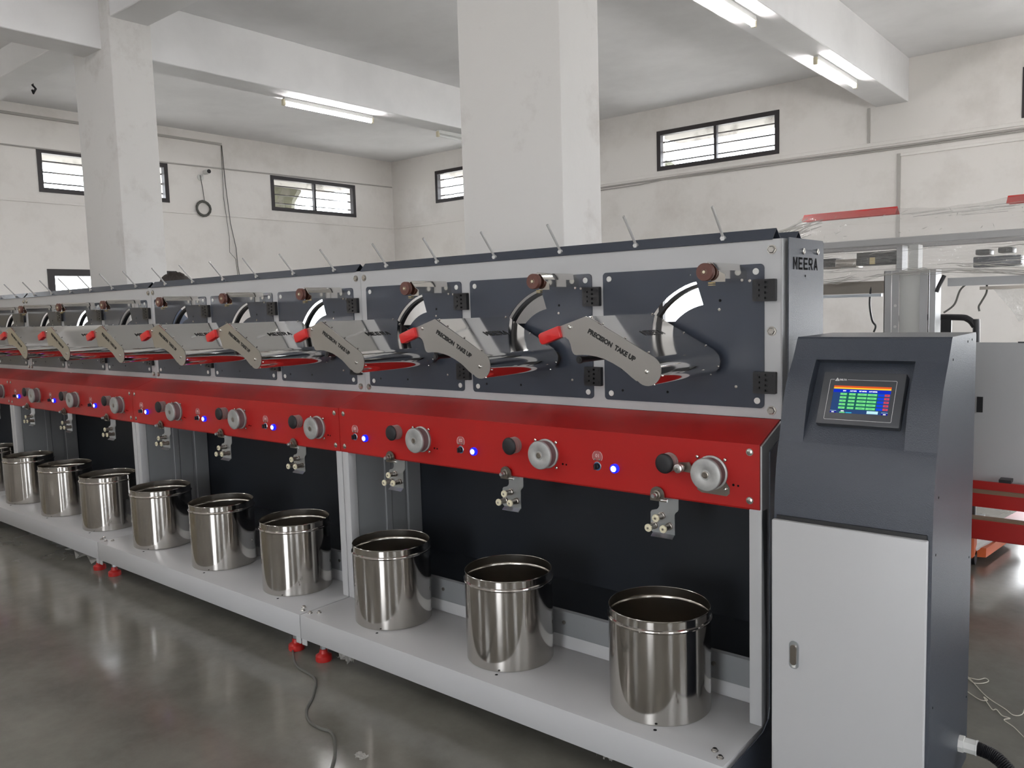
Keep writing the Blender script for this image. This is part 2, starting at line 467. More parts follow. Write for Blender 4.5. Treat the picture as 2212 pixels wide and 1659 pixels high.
# ---- windows
wn = [0]
def window(u0, u1, z0, z1, wall, muntin=True, wide=0.06, bars=3, glass='glass'):
    wn[0] += 1
    axis = 'x' if wall in ('left', 'right') else 'y'
    a = {'left': XW, 'right': XR, 'back': YB, 'front': YF}[wall]
    s = {'left': -1, 'right': 1, 'back': 1, 'front': -1}[wall]
    f0, f1 = sorted((a - s * 0.012, a + s * 0.07))
    mb = MB().prism(rect(u0, u1, z0, z1), axis, f0, f1, [rect(u0 + wide, u1 - wide, z0 + wide, z1 - wide)])
    w = mb.build('window_%d' % wn[0], M['dark_frame'], smooth=0); tag(w, kind='structure')
    um = (u0 + u1) / 2
    spans = [(u0 + wide, um - 0.02), (um + 0.02, u1 - wide)] if muntin else [(u0 + wide, u1 - wide)]
    if muntin:
        MB().prism(rect(um - 0.02, um + 0.02, z0 + wide - .01, z1 - wide + .01), axis, f0 + 0.01, f1 - 0.01).build('mullion', M['dark_frame'], w, smooth=0)
    g = a + s * 0.045
    for p, q in spans:
        MB().prism(rect(p - .005, q + .005, z0 + wide - .005, z1 - wide + .005), axis, min(g, g + s * 0.004), max(g, g + s * 0.004)).build('pane', M[glass], w, smooth=0)
    for k in range(bars):
        zz = z0 + (z1 - z0) * (k + 1) / (bars + 1)
        gb = a + s * 0.12
        MB().prism(rect(u0 - .02, u1 + .02, zz - 0.009, zz + 0.009), axis, min(gb, gb + s * 0.02), max(gb, gb + s * 0.02)).build('grille_bar', M['dark_frame'], w, smooth=0)
    if glass != 'glass': return w
    # portal for the daylight
    ctr = (u0 + u1) / 2; zc = (z0 + z1) / 2
    if wall == 'left': portal('daylight_portal', (XW - T - .02, ctr, zc), (R(90), 0, R(-90)), u1 - u0, z1 - z0)
    elif wall == 'right': portal('daylight_portal', (XR + T + .02, ctr, zc), (R(90), 0, R(90)), u1 - u0, z1 - z0)
    elif wall == 'back': portal('daylight_portal', (ctr, YB + T + .02, zc), (R(90), 0, R(180)), u1 - u0, z1 - z0)
    else: portal('daylight_portal', (ctr, YF - T - .02, zc), (R(90), 0, 0), u1 - u0, z1 - z0)
    return w
for w in UPL: window(*w, 'left')
for w in LOL: window(*w, 'left', wide=0.09, bars=0, muntin=False)
for w in FRL: window(*w, 'left', bars=0, glass='frosted')
for w in UPB: window(*w, 'back')
for w in UPR: window(*w, 'right')
for w in LOR: window(*w, 'right', wide=0.07, bars=0)
for w in LOB: window(*w, 'back', wide=0.07, bars=0, muntin=True)
for w in UPF: window(*w, 'front')
portal('daylight_portal', ((d0 + d1) / 2, YF - T - .02, dh / 2), (R(90), 0, 0), d1 - d0, dh)
tag(MB().prism([(d0 - .08, 0), (d0 - .08, dh + .08), (d1 + .08, dh + .08), (d1 + .08, 0), (d1, 0), (d1, dh), (d0, dh), (d0, 0)], 'y', YF - .02, YF + .03).build('added_door', M['dark_frame'], smooth=0), kind='structure')  # frame of the added front door

portal('daylight_portal', ((BDOOR[0] + BDOOR[1]) / 2, YB + T + .02, BDOOR[2] / 2), (R(90), 0, R(180)), BDOOR[1] - BDOOR[0], BDOOR[2])
portal('daylight_portal', (XR + T + .02, (RDOOR[0] + RDOOR[1]) / 2, RDOOR[2] / 2), (R(90), 0, R(90)), RDOOR[1] - RDOOR[0], RDOOR[2])
# concrete sunshades outside over the upper windows
for w in UPL: tag(MB().box(XW - T - .75, XW - T, w[0] - .15, w[1] + .15, w[3] - .015, w[3] + .07).build('sunshade', M['sunshade'], smooth=0), kind='structure')
for w in UPB: tag(MB().box(w[0] - .15, w[1] + .15, YB + T, YB + T + .75, w[3] - .015, w[3] + .07).build('sunshade', M['sunshade'], smooth=0), kind='structure')
# ---- conduits and trunking on the walls
tn = [0]
def trim(b, mat='conduit'):
    tn[0] += 1
    return tag(b.build('trim_%d' % tn[0], M[mat]), kind='structure')
e = 0.001
trim(MB().box(XW + e, XW + .022, YF, YB - .03, 3.105, 3.14, .003, 1), 'wall')
trim(MB().box(XW + e, XW + .03, YF, 7.14, 4.195, 4.23, .003, 1))
trim(MB().tube([(XW + .012, YF, 3.79), (XW + .012, 5, 3.81), (XW + .012, 8, 3.855), (XW + .012, YB - .02, 3.885)], 0.011))
trim(MB().tube([(XW + .02, 7.14, 4.2), (XW + .03, 7.16, 3.6), (XW + .04, 7.2, 3.0), (XW + .06, 7.26, 2.62), (XW + .03, 7.29, 2.35), (XW + .05, 7.31, 2.1)], 0.006), 'grey_cable')
trim(MB().tube([(XW + .02, 7.13, 4.2), (XW + .02, 7.12, 3.4), (XW + .03, 7.17, 2.8), (XW + .08, 7.13, 2.55), (XW + .03, 7.26, 2.45), (XW + .03, 7.28, 2.2)], 0.004), 'grey_cable')
trim(MB().box(XW + .02, -7.6, YB - .022, YB - e, 3.105, 3.14, .003, 1), 'wall')
trim(MB().box(-9.0, XR, YB - .018, YB - e, 3.385, 3.43, .003, 1), 'wall')
trim(MB().tube([(-9, YB - .014, 3.335), (-6.5, YB - .014, 3.345), (-4.5, YB - .014, 3.36), (-2.6, YB - .014, 3.345), (0, YB - .014, 3.36), (XR, YB - .014, 3.355)], 0.013))
trim(MB().tube([(-9, YB - .014, 3.29), (-6.3, YB - .014, 3.31), (-5.9, YB - .014, 3.335), (-2.9, YB - .014, 3.32), (XR, YB - .014, 3.33)], 0.009))
trim(MB().box(-3.085, -3.055, YB - .018, YB - e, 3.43, 3.85, .003, 1), 'wall').data.materials[0] = M['conduit']
trim(MB().box(-2.74, -2.70, YB - .022, YB - e, 0.4, 3.26, .003, 1))
trim(MB().box(-2.74, XR, YB - .02, YB - e, 3.225, 3.26, .003, 1), 'wall')

# ---- tube lamps under the beams
def tube_lamp(x, y0, y1, lit, label):
    t = empty('tube_lamp', (x, (y0 + y1) / 2, ZC if -5.2 < x < -5 else ZB)); tag(t, label, 'lamp', 'tube lamps under the ceiling beams')
    h = (y1 - y0) / 2
    MB().box(-.022, .022, -h, h, -.045, 0, .004, 1).build('batten', M['white_plastic'], t)
    for s in (-1, 1):
        MB().box(-.02, .02, s * h - .016, s * h + .016, -.088, -.02, .006, 2).build('end_cap', M['lamp_cap'], t)
    MB().cyl((0, 0, -.07), 'y', .0145, -h + .01, h - .01, 14).build('tube', M['tube' if lit else 'tube_off'], t)
    return t
tube_lamp(-7.47, 5.34, 6.56, True, 'lit tube lamp under the beam left of the central white pillar')
tube_lamp(-7.47, 7.66, 8.88, False, 'unlit tube lamp half hidden behind the central white pillar')
tube_lamp(-2.79, 8.0, 9.2, True, 'lit tube lamp under the right beam, the one nearest the back wall')
tube_lamp(-2.79, 5.35, 6.57, True, 'lit tube lamp under the right beam, cut by the top edge of the photo')
for x, y, lab_ in ((-7.47, -0.5, 'added fill tube lamp under the left beam beside the front left pillar'), (-7.47, -4.4, 'added fill tube lamp under the left beam by the front wall'), (1.74, 5.8, 'added fill tube lamp under the rightmost beam towards the back wall'), (1.74, -4.0, 'added fill tube lamp under the rightmost beam towards the front wall'), (-2.79, -1.6, 'added fill tube lamp above the aisle in front of the machine'), (-7.47, -2.2, 'added fill tube lamp under the left beam beyond the front pillar'), (-2.79, -4.4, 'added fill tube lamp by the front wall under the middle beam'), (1.74, -0.6, 'added fill tube lamp under the rightmost beam beside the photographer'), (-5.1, 0.2, 'added fill tube lamp on the ceiling over the left part of the aisle'), (-5.101, -1.9, 'added fill tube lamp on the ceiling, the one nearer the front wall')):  # unseen tube lamps added to brighten the room
    tube_lamp(x, y, y + 1.22, True, lab_)

# ---- things on the left wall and ceiling
sc_ = empty('security_camera', (XW, 6.756, 3.73)); tag(sc_, 'small white security camera on the far left wall with a hanging cord', 'camera')
MB().lathe([(0.05, 0), (0.05, .02), (0.02, .03)], (0, 0, -.06), 'x', 16).build('base', M['white_plastic'], sc_)
MB().tube([(.02, 0, -.06), (.06, .01, -.03), (.08, .01, 0)], .012).build('bracket', M['white_plastic'], sc_)
MB().lathe([(0.0, -.02), (0.035, -.02), (.038, .1), (.0, .11)], (.1, 0.03, .01), 'x', 14).build('body', M['white_plastic'], sc_)
MB().lathe([(0.03, 0), (.03, .01), (0, .012)], (.205, .03, .01), 'x', 14).build('lens', M['black'], sc_)
cc = empty('cable_coil', (XW, 6.76, 3.2)); tag(cc, 'dark coil of cable hung on the far left wall below the camera', 'cable')
cp = []
for i in range(60):
    a = i / 60 * 2 * PI * 4
    cp.append((.04 + .006 * math.sin(a * 3.1), .11 * math.cos(a), .11 * math.sin(a) + .004 * math.cos(i)))
MB().tube(cp, .017, 6).build('coil', M['grey_cable'], cc)
MB().tube([(.03, -.02, .5), (.03, .01, .3), (.04, .02, .11)], .006, 6).build('cord', M['grey_cable'], cc)
for (x, y, lab) in ((-10.5, 4.03, 'dark hook hanging from the ceiling left of the far pillar'),):
    h = MB().tube([(x, y, ZC), (x, y, ZC - .05), (x + .03, y + .02, ZC - .09), (x, y, ZC - .14), (x - .02, y, ZC - .1)], .014, 6).build('ceiling_hook', M['black']); tag(h, lab, 'hook')

# foliage outside the left wall window (dark shape behind the glass)
def shrub(loc, r, label):
    bm = bmesh.new(); bmesh.ops.create_icosphere(bm, subdivisions=3, radius=1)
    for v in bm.verts:
        k = 1 + random.uniform(-.22, .22); v.co = Vector((v.co.x * r[0] * k, v.co.y * r[1] * k, v.co.z * r[2] * k))
    mb = MB(); mb.bm.free(); mb.bm = bm
    o = empty('shrub', (loc[0], loc[1], -.22)); tag(o, label, 'shrub')
    mb.build('crown', M['foliage'], o, loc=(0, 0, loc[2] + .22), smooth=0)
    MB().tube([(0, 0, 0), (.03, .02, 1.6), (0, 0, loc[2] + .2)], [.07, .055, .03], 8).build('trunk', M['wood_strip'], o)
shrub((XW - 1.2, 8.85, 3.8), (.3, .5, .75), 'brown tree crown seen through the left part of the far left window')
shrub((-6.55, YB + 1.0, 3.4), (.3, .3, .45), 'small dark bush seen in the lower left corner of the back wall window')

# ------------------------------------------------------------------ winding machine
XE = -0.99           # right end of the first section
LS = 2.0435          # section length
OFFS = (-0.3655, -1.031, -1.6965)     # station centres measured from the right end of a section
XS = XE + OFFS[0]    # -1.3555
def sx(x): return x - XS     # world x of the first station -> station coordinates
YP = 2.55            # grey front panel
YR = 2.385           # red front

def bolt_mesh(r, h, y, hexed=True):
    mb = MB()
    mb.lathe([(r * 1.25, 0), (r * 1.25, -.0015)], (0, y, 0), 'y', 16)
    mb.lathe([(r, -.001), (r, -h * .7), (r * .8, -h)], (0, y, 0), 'y', 6 if hexed else 14)
    return mb.mesh('bolt', M['bolt'])

def make_section():
    root = empty('winder_section', (XE, 2.4, 0))
    ox, oy = -XE, -2.4
    def P(mb, name, mat, parent=None, smooth=35):
        o = mb.build(name, M[mat], parent or root, smooth=smooth)
        if parent is None: o.location = (ox, oy, 0)
        return o
    x1, x0 = XE, XE - LS + .004
    # grey upper panel with openings behind the dark plates
    holes = []
    for of in OFFS:
        c = XE + of; holes.append(rect(c - .25, c + .25, 1.25, 1.62))
    up_ = P(MB().prism(rect(x0 - .001, x1 - .0015, 1.168, 1.745), 'y', YP, YP + .003, holes), 'upper_panel', 'grey', smooth=0)
    MB().box(x1 - .006, x1, YP - .0, YP + .055, 1.168, 1.745, .002, 1).build('side_return', M['grey'], up_)
    MB().box(x0, x1, YP + .003, YP + .06, 1.742, 1.745).build('top_return', M['grey'], up_, smooth=0)
    bm_ = bolt_mesh(.0125, .008, YP)
    for bx in (x1 - .034, x0 + .022):
        for bz in (1.712, 1.452, 1.194):
            obj('bolt', bm_, up_, (bx, 0, bz))
    # roof shaped covers and yarn rods
    rc = P(MB().sheet([(YP - .004, 1.743), (2.578, 1.779), (2.614, 1.746)], 'x', x0, x1 - .03, .002), 'ridge_cover', 'charcoal', smooth=0)
    P(MB().sheet([(2.737, 1.746), (2.770, 1.779), (2.806, 1.746)], 'x', x0, x1 - .03, .002), 'ridge_cover', 'charcoal', smooth=0)
    rod = MB().tube([(0, 2.562, 1.755), (0, 2.475, 1.858)], .0048, 8).lathe([(.009, -.012), (.009, 0)], (0, 2.56, 1.76), 'y', 6).mesh('yarn_rod', M['rod'])
    for rx in (-1.192, -1.526, -1.86, -2.194, -2.525, -2.853):
        obj('yarn_rod', rod, root, (rx - XE, -2.4, 0))
    # red cover
    red = P(MB().prism([(YR, .906), (YR, 1.108), (2.547, 1.167), (2.547, 1.160), (YR + .012, 1.10), (YR + .012, .90), (YR + .004, .90)], 'x', x0 - .0065, x1 - .006), 'red_cover', 'red', smooth=0)
    rb = bolt_mesh(.0095, .004, YR, False)
    for bx in (x1 - .038, x0 + .024):
        for bz in (1.083, .93): obj('bolt', rb, red, (bx, 0, bz))
    # posts, frame sides, rear panel, column cover
    P(MB().box(x1 - .042, x1, YR + .002, YR + .05, .2, .904, .004, 2), 'post', 'grey')
    P(MB().box(x0, x0 + .042, YR + .002, YR + .05, .2, .904, .004, 2), 'post', 'grey')
    P(MB().prism([(YR + .05, .2), (YR + .004, .9), (YR + .004, 1.102), (YP, 1.162), (YP + .25, 1.162), (YP + .25, .2)], 'x', x1 - .0055, x1), 'frame_side', 'grey', smooth=0)['only_first'] = 1
    P(MB().box(x0 + .03, x1 - .01, 2.842, 2.846, .34, 1.14).box(x0 + .04, x1 - .01, 2.537, 2.842, .338, .344), 'rear_panel', 'black_panel', smooth=0)
    cv = P(MB().box(x0 + .034, x0 + .038, 2.437, 2.842, .205, 1.10), 'column_cover', 'grey_shaded', smooth=0)  # shade of the recessed column side is in this darker grey
    MB().box(x0 + .036, x0 + .046, 2.605, 2.643, .345, 1.09, .003, 1).build('column_rib', M['grey_shaded'], cv)
    MB().box(x0 + .036, x0 + .042, 2.646, 2.735, .345, 1.09, .002, 1).build('column_rib', M['grey_shaded'], cv)
    MB().box(x0 + .036, x0 + .050, 2.748, 2.840, .345, 1.09, .003, 1).build('column_rib', M['grey_shaded'], cv)
    # shelf
    sh = P(MB().box(x0 + .001, x1 - .0005, 2.105, 2.53, .09, .2, .0025, 2), 'shelf', 'grey')
    kb = MB().sheet([(2.517, .2), (2.524, .248)], 'x', x0, x1 - .04, .003).build('kick_strip', M['grey'], sh, smooth=0)
    MB().sheet([(2.525, .246), (2.528, .343), (2.538, .345)], 'x', x0, x1 - .04, .003).build('kick_plate', M['grey_shaded'], sh, smooth=0)  # same grey metal, coloured darker for the shade of the red cover
    sb = MB().lathe([(.011, 0), (.011, .002), (.0085, .002), (.0085, .007), (.006, .009), (0, .009)], (0, 0, .2), 'z', 10).mesh('bolt', M['bolt'])
    for bx in (x1 - .028, x1 - .058, x0 + .022, x0 + .052):
        obj('bolt', sb, sh, (bx, 2.145 if bx in (x1 - .028, x0 + .022) else 2.172, 0))
    kbm = MB().lathe([(.008, 0), (.008, -.006), (0, -.007)], (0, 2.5255, .3), 'y', 10).mesh('bolt', M['bolt'])
    for bx in (x1 - .23, x1 - .87, x0 + .5): obj('bolt', kbm, sh, (bx, 0, 0))
    hm = MB().lathe([(.006, 0), (.006, .0006)], (0, 0, .2), 'z', 10).mesh('drain_hole', M['hole'])
    for of in OFFS:
        obj('drain_hole', hm, sh, (XE + of + .103, 2.172, 0))
    for tx in (x1 - .02, x0 + .02):
        MB().box(tx - .018, tx + .018, 2.107, 2.112, .062, .1, .004, 2).build('joint_tab', M['grey'], sh)
    # levelling feet
    def foot():
        f = MB().lathe([(.036, 0), (.037, .006), (.036, .024), (.02, .034), (.017, .050), (0.012, .052)], (0, 0, 0), 'z', 18).mesh('levelling_foot', M['red_steel'])
        n = MB().lathe([(.0135, .052), (.0135, .068)], (0, 0, 0), 'z', 6).lathe([(.008, .068), (.008, .11)], (0, 0, 0), 'z', 10).mesh('foot_screw', M['zinc'])
        return f, n
    fm, nm = foot()
    for fx in (x1 - .1, x0 + .1):
        for fy in (2.15, 2.42):
            f = obj('levelling_foot', fm, root, (fx + ox, fy + oy, 0)); obj('foot_screw', nm, f)
    # three stations
    first = []
    for k, of in enumerate(OFFS):
        base = (of, oy, 0)
        if k == 0:
            first = station(root, base)
        else:
            for o in first:
                if o.get('only_first'): continue
                c = copy_tree(o, root); c.location = base
    return root

PX, PZ = sx(-1.229), 1.35      # pivot of the take-up arm in station coordinates

def station(root, base):
    parts = []
    def P(mb, name, mat, smooth=35):
        o = mb.build(name, M[mat], root, loc=base, smooth=smooth); parts.append(o); return o
    # dark mounting plate with the arc slot
    slot = arc(PX, PZ, .278, 102, 178, 16) + arc(PX, PZ, .195, 176, 99.5, 14)
    pin = circle(sx(-1.309), 1.645, .003, 8)
    mp = P(MB().prism(rrect(-.3075, .3075, 1.20, 1.669, .014), 'y', YP - .004, YP - .0005, [slot, pin]), 'mounting_plate', 'charcoal', smooth=0)
    sm = MB().lathe([(.0105, 0), (.0105, -.0015), (.009, -.0022), (.0045, -.0022), (.004, -.001), (0, -.001)], (0, YP - .004, 0), 'y', 18).mesh('screw', M['white_plastic'])
    for px, pz in ((-.28, 1.645), (.28, 1.645), (-.2785, 1.2245), (.284, 1.2245)): obj('screw', sm, mp, (px, 0, pz))
    s2 = MB().lathe([(.0055, 0), (.005, -.002), (0, -.0026)], (0, YP - .004, 0), 'y', 12).mesh('rivet', M['bolt'])
    for px, pz in ((sx(-1.202), 1.525), (sx(-1.122), 1.619), (sx(-1.096), 1.616), (sx(-1.144), 1.268)): obj('rivet', s2, mp, (px, 0, pz))
    hm = MB().lathe([(.0048, 0), (.0048, -.0006)], (0, YP - .004, 0), 'y', 10).mesh('screw_hole', M['hole'])
    for px, pz in ((sx(-1.2), 1.555), (sx(-1.585), 1.237), (sx(-1.4), 1.239), (sx(-1.585), 1.316)): obj('screw_hole', hm, mp, (px, 0, pz))
    # hinges
    def hinge_mesh():
        mb = MB(); x0, x1 = sx(-1.081), sx(-1.006)
        mb.prism(rrect(x0, x1, 1.548, 1.619, .002, 1), 'y', YP - .019, YP - .003,
                 [rect(x0 + .040, x0 + .050, z, z + .0075) for z in (1.555, 1.572, 1.589, 1.6055)] + [rect(x0 + .020, x0 + .0245, z, z + .007) for z in (1.5635, 1.581, 1.598)])
        mb.box(x0 + .002, x1 - .002, YP - .008, YP - .003, 1.55, 1.617)
        for dx, dz in ((.011, .014), (.011, .058), (.063, .014), (.063, .058)):
            mb.lathe([(.005, 0), (.005, -.001), (.003, -.001)], (x0 + dx, YP - .019, 1.548 + dz), 'y', 10)
        return mb.mesh('hinge', M['black'], 0)
    hg = hinge_mesh()
    obj('hinge', hg, mp); obj('hinge', hg, mp, (0.001, 0, -.298))
    # curved guard behind the slot and inner box
    g0 = arc(PX, PZ, .270, 98, 184, 18) + arc(PX, PZ, .259, 184, 98, 18)
    MB().prism(g0, 'y', YP + .006, YP + .03).build('slot_guard', M['black'], mp)
    MB().box(-.29, .29, YP + .07, YP + .075, 1.20, 1.485).build('inner_guard', M['black_panel'], mp, smooth=0)
    # yarn guide arm: folded sheet, end bracket and brown wheel
    ga = P(MB().sheet([(sx(-1.142), 1.674), (sx(-1.132), 1.671), (sx(-1.106), 1.648), (sx(-1.106), 1.622)], 'y', 2.335, YP - .004, -.002), 'guide_arm', 'steel', smooth=25)
    MB().prism([(sx(-1.123), 1.671), (sx(-1.103), 1.646), (sx(-1.081), 1.633), (sx(-1.081), 1.611), (sx(-1.125), 1.612), (sx(-1.14), 1.66)], 'y', 2.328, 2.331).build('wheel_bracket', M['steel'], ga, smooth=0)
    MB().box(sx(-1.13), sx(-1.113), 2.315, 2.33, 1.6065, 1.611).box(sx(-1.13), sx(-1.113), 2.315, 2.33, 1.601, 1.6035).build('yarn_clip', M['brass'], ga, smooth=0)
    MB().lathe([(.008, 0), (.0265, 0), (.0275, .002), (.0275, .006), (.023, .010), (.0275, .014), (.0275, .018), (.02, .02), (.008, .02)], (sx(-1.137), 2.302, 1.6425), 'y', 28).build('guide_wheel', M['brown'], ga)
    MB().lathe([(0, -.004), (.0045, -.003), (.0045, .028)], (sx(-1.137), 2.302, 1.6425), 'y', 12).lathe([(.0095, -.001), (.0095, .001), (.007, .001), (.007, -.001)], (sx(-1.137), 2.302, 1.6425), 'y', 16, False).build('axle', M['ivory'], ga)
    # controls on the red cover
    y = YR
    sw = P(MB().lathe([(.0155, 0), (.0155, -.003), (.0135, -.003), (.0135, -.001), (0, -.001)], (sx(-1.594), y, .981), 'y', 20), 'rotary_switch', 'cyan_ring')
    MB().lathe([(.0158, 0), (.0162, -.0025), (.0145, -.004), (.0145, -.001)], (sx(-1.594), y, .981), 'y', 20, False).build('switch_ring', M['zinc'], sw)
    MB().lathe([(.0105, 0), (.0105, -.012), (.009, -.014), (0, -.014)], (sx(-1.594), y, .981), 'y', 16).box(sx(-1.597), sx(-1.591), y - .022, y - .012, .971, .991, .001, 1).build('switch_knob', M['black'], sw)
    pb = P(MB().lathe([(.0165, 0), (.0165, -.010), (.014, -.0132), (.0, -.0135)], (sx(-1.520), y, .9805), 'y', 20), 'push_button', 'led_ring')
    MB().lathe([(.0108, -.0130), (.0103, -.0148), (.0025, -.0148), (.002, -.0140), (0, -.0140)], (sx(-1.520), y, .9805), 'y', 18).build('button_light', M['led'], pb)
    kn = P(MB().lathe([(.031, 0), (.0315, -.001), (.0315, -.006), (.0265, -.007), (.0265, -.009), (.0315, -.010), (.0315, -.014), (.0265, -.015), (.0265, -.017), (.0315, -.018), (.0315, -.022), (.0265, -.023), (.0265, -.025), (.0315, -.026), (.0315, -.030), (.0265, -.031), (.0265, -.033), (.0315, -.034), (.0315, -.038)], (sx(-1.305), y, 1.0255), 'y', 32), 'ribbed_knob', 'knob_alu')
    MB().lathe([(.0325, -.0375), (.0335, -.0385), (.0333, -.0405), (.030, -.0445), (.024, -.0470), (.014, -.0488), (0, -.0495)], (sx(-1.305), y, 1.0255), 'y', 32).build('knob_cap', M['rubber'], kn)
    dr = P(MB().lathe([(.0545, 0), (.0555, -.003), (.0555, -.008), (.051, -.010)], (sx(-1.1545), y, 1.006), 'y', 40)
           .lathe([(.051, -.039), (.0535, -.0405), (.0535, -.046), (.0515, -.049), (.0495, -.050), (.020, -.050), (.019, -.0494), (.015, -.0494), (.0145, -.050), (.0, -.050)], (sx(-1.1545), y, 1.006), 'y', 40), 'tension_drum', 'alu')
    MB().lathe([(.05, -.009), (.0495, -.025), (.051, -.040)], (sx(-1.1545), y, 1.006), 'y', 40).build('drum_tread', M['drum'], dr)
    MB().lathe([(.0115, -.0495), (.0115, -.0512), (.0105, -.0518), (.0065, -.0518), (.0055, -.0505), (0, -.0505)], (sx(-1.1545), y, 1.006), 'y', 20).build('drum_screw', M['dark_metal'], dr)
    MB().prism([(sx(-1.206), .945), (sx(-1.19), .9365), (sx(-1.104), .9345), (sx(-1.094), .944), (sx(-1.0935), .962), (sx(-1.11), .985), (sx(-1.2), .985)], 'y', y - .003, y - .0003).build('drum_base', M['dark_metal'], dr, smooth=0)['only_first'] = 1
    s3 = MB().lathe([(.006, 0), (.0055, -.004), (.002, -.006), (0, -.006)], (0, y - .0005, 0), 'y', 12).mesh('screw', M['bolt'])
    for px, pz in ((-1.204, 1.053), (-1.108, 1.051), (-1.108, .957)): obj('screw', s3, dr, (sx(px), -.002, pz))
    hl = MB().lathe([(.0042, 0), (.0042, -.0006)], (sx(-1.082), y, .973), 'y', 10).lathe([(.0035, 0), (.0035, -.0006)], (sx(-1.066), y, .972), 'y', 10)
    P(hl, 'screw_holes', 'hole')
    # clamp on the lower edge
    cl = P(MB().prism([(sx(-1.375), .889)] + [(sx(-1.322), .889)] + arc(sx(-1.3485), .912, .0265, 0, 180, 10), 'y', 2.372, 2.376), 'edge_clamp', 'dark_metal')
    MB().lathe([(.0165, 0), (.0165, .01), (.0115, .0105), (.0115, -.004), (.0165, -.003)], (sx(-1.3475), 2.366, .912), 'y', 18, False).lathe([(.011, -.012), (.011, .012)], (sx(-1.3475), 2.364, .912), 'y', 16).build('clamp_collar', M['dark_metal'], cl)
    MB().lathe([(.0065, -.026), (.0075, -.024), (.0075, .0)], (sx(-1.3475), 2.366, .912), 'y', 10).build('clamp_screw', M['zinc'], cl)
    MB().tube([(sx(-1.335), 2.374, .893), (sx(-1.312), 2.376, .893)], .0055, 8).build('clamp_pin', M['bolt'], cl)
    # hanging yarn guide plate with three bobbins
    br = P(MB().prism([(sx(-1.357), .902), (sx(-1.284), .902), (sx(-1.284), .862), (sx(-1.287), .856), (sx(-1.296), .848), (sx(-1.2985), .842), (sx(-1.2985), .772), (sx(-1.385), .772), (sx(-1.3905), .778), (sx(-1.3905), .840), (sx(-1.386), .847), (sx(-1.366), .853), (sx(-1.3605), .858), (sx(-1.357), .865)], 'y', 2.400, 2.402)
           .prism([(2.385, .760), (2.402, .772), (2.402, .774), (2.384, .762)], 'x', sx(-1.382), sx(-1.30)).prism([(2.4, .902), (2.425, .902), (2.425, .904), (2.4, .904)], 'x', sx(-1.357), sx(-1.284)), 'bobbin_bracket', 'zinc', smooth=0)
    bs = MB().lathe([(.0125, .0), (.0125, -.003), (.010, -.0035), (.010, -.007), (.0125, -.0075), (.0125, -.010), (.0105, -.011), (.0100, -.018), (.0105, -.0185), (.0100, -.026), (.0105, -.0265), (.0095, -.034), (.0085, -.043)], (0, 2.400, 0), 'y', 16).mesh('bobbin', M['dark_metal'])
    bc = MB().lathe([(.0075, -.041), (.0135, -.043), (.0138, -.046), (.0125, -.0485), (.004, -.0495), (.0035, -.048), (0, -.048)], (0, 2.400, 0), 'y', 18).lathe([(.0015, -.048), (.0015, -.0505)], (.008, 2.4, 0), 'y', 6).mesh('bobbin_flange', M['ivory'])
    bh = MB().lathe([(.0042, -.0492), (.0042, -.0505), (.002, -.052), (0, -.052)], (0, 2.4, 0), 'y', 6).mesh('bobbin_screw', M['dark_metal'])
    for px, pz in ((-1.345, .834), (-1.374, .797), (-1.317, .801)):
        b = obj('bobbin', bs, br, (sx(px), 0, pz))
        for me_, nm_ in ((bc, 'bobbin_flange'), (bh, 'bobbin_screw')):
            q = obj(nm_, me_, br, (sx(px), 0, pz))
    # small idler only on the first station
    idl = P(MB().lathe([(.006, 0), (.006, -.03), (.0115, -.032), (.0145, -.036), (.0145, -.042), (.011, -.046), (.0145, -.050), (.0145, -.056), (.009, -.058), (.0, -.058)], (sx(-1.2485), y, 1.017), 'y', 22), 'idler_wheel', 'brushed')
    idl['only_first'] = 1
    MB().prism([(sx(-1.262), 1.03), (sx(-1.225), 1.035), (sx(-1.215), 1.018), (sx(-1.218), 1.0), (sx(-1.25), 1.002)], 'y', y - .02, y - .016).build('idler_plate', M['dark_metal'], idl, smooth=0)
    MB().lathe([(.004, 0), (.004, -.003), (0, -.003)], (sx(-1.2485), y - .058, 1.017), 'y', 10).build('idler_screw', M['bolt'], idl)
    return parts

sec1 = make_section()
ordinal = ['', 'second', 'third', 'fourth']
tag(sec1, 'grey and red winding machine section beside the control cabinet', 'machine', 'winding machine sections')
sections = [sec1]
for k in range(1, 4):
    c = copy_tree(sec1); c.location = (XE - k * LS, 2.4, 0)
    tag(c, ordinal[k] + ' grey and red winding machine section counted from the control cabinet')
    sections.append(c)
# drop the marker property
for o in bpy.data.objects:
    if 'only_first' in o: del o['only_first']

# number plates on the red cover
def number_plate(sec, k, num):
    cx = sx(-1.594) + OFFS[k]; zc = 1.015; y = YR - 2.4
    lp = MB().prism(arc(cx, zc, .0215, -38, 218, 18), 'y', y - .0004, y).build('number_label', M['label'], sec)
    ring = arc(cx, zc, .0215, -38, 60, 10)
    MB().prism(arc(cx, zc, .0215, -38, 62, 10) + arc(cx, zc, .0205, 62, -38, 10), 'y', y - .0008, y - .0003).prism(arc(cx, zc, .0215, 118, 218, 10) + arc(cx, zc, .0205, 218, 118, 10), 'y', y - .0008, y - .0003).build('label_outline', M['white_ink'], lp)
    lettering(num, .0175, M['white_ink'], lp, (cx, y - .0006, zc + .003), (1, 0, 0), (0, 0, 1), name='number')
    s = MB().lathe([(.004, 0), (.0035, -.003), (0, -.0035)], (0, y, 0), 'y', 10).mesh('screw', M['bolt'])
    for dx in (-.0095, .0095): obj('screw', s, lp, (cx + dx, -.0004, zc - .0105))
n = 0
for si, s in enumerate(sections[:3]):
    for k in range(3):
        n += 1; number_plate(s, k, '%02d' % n)

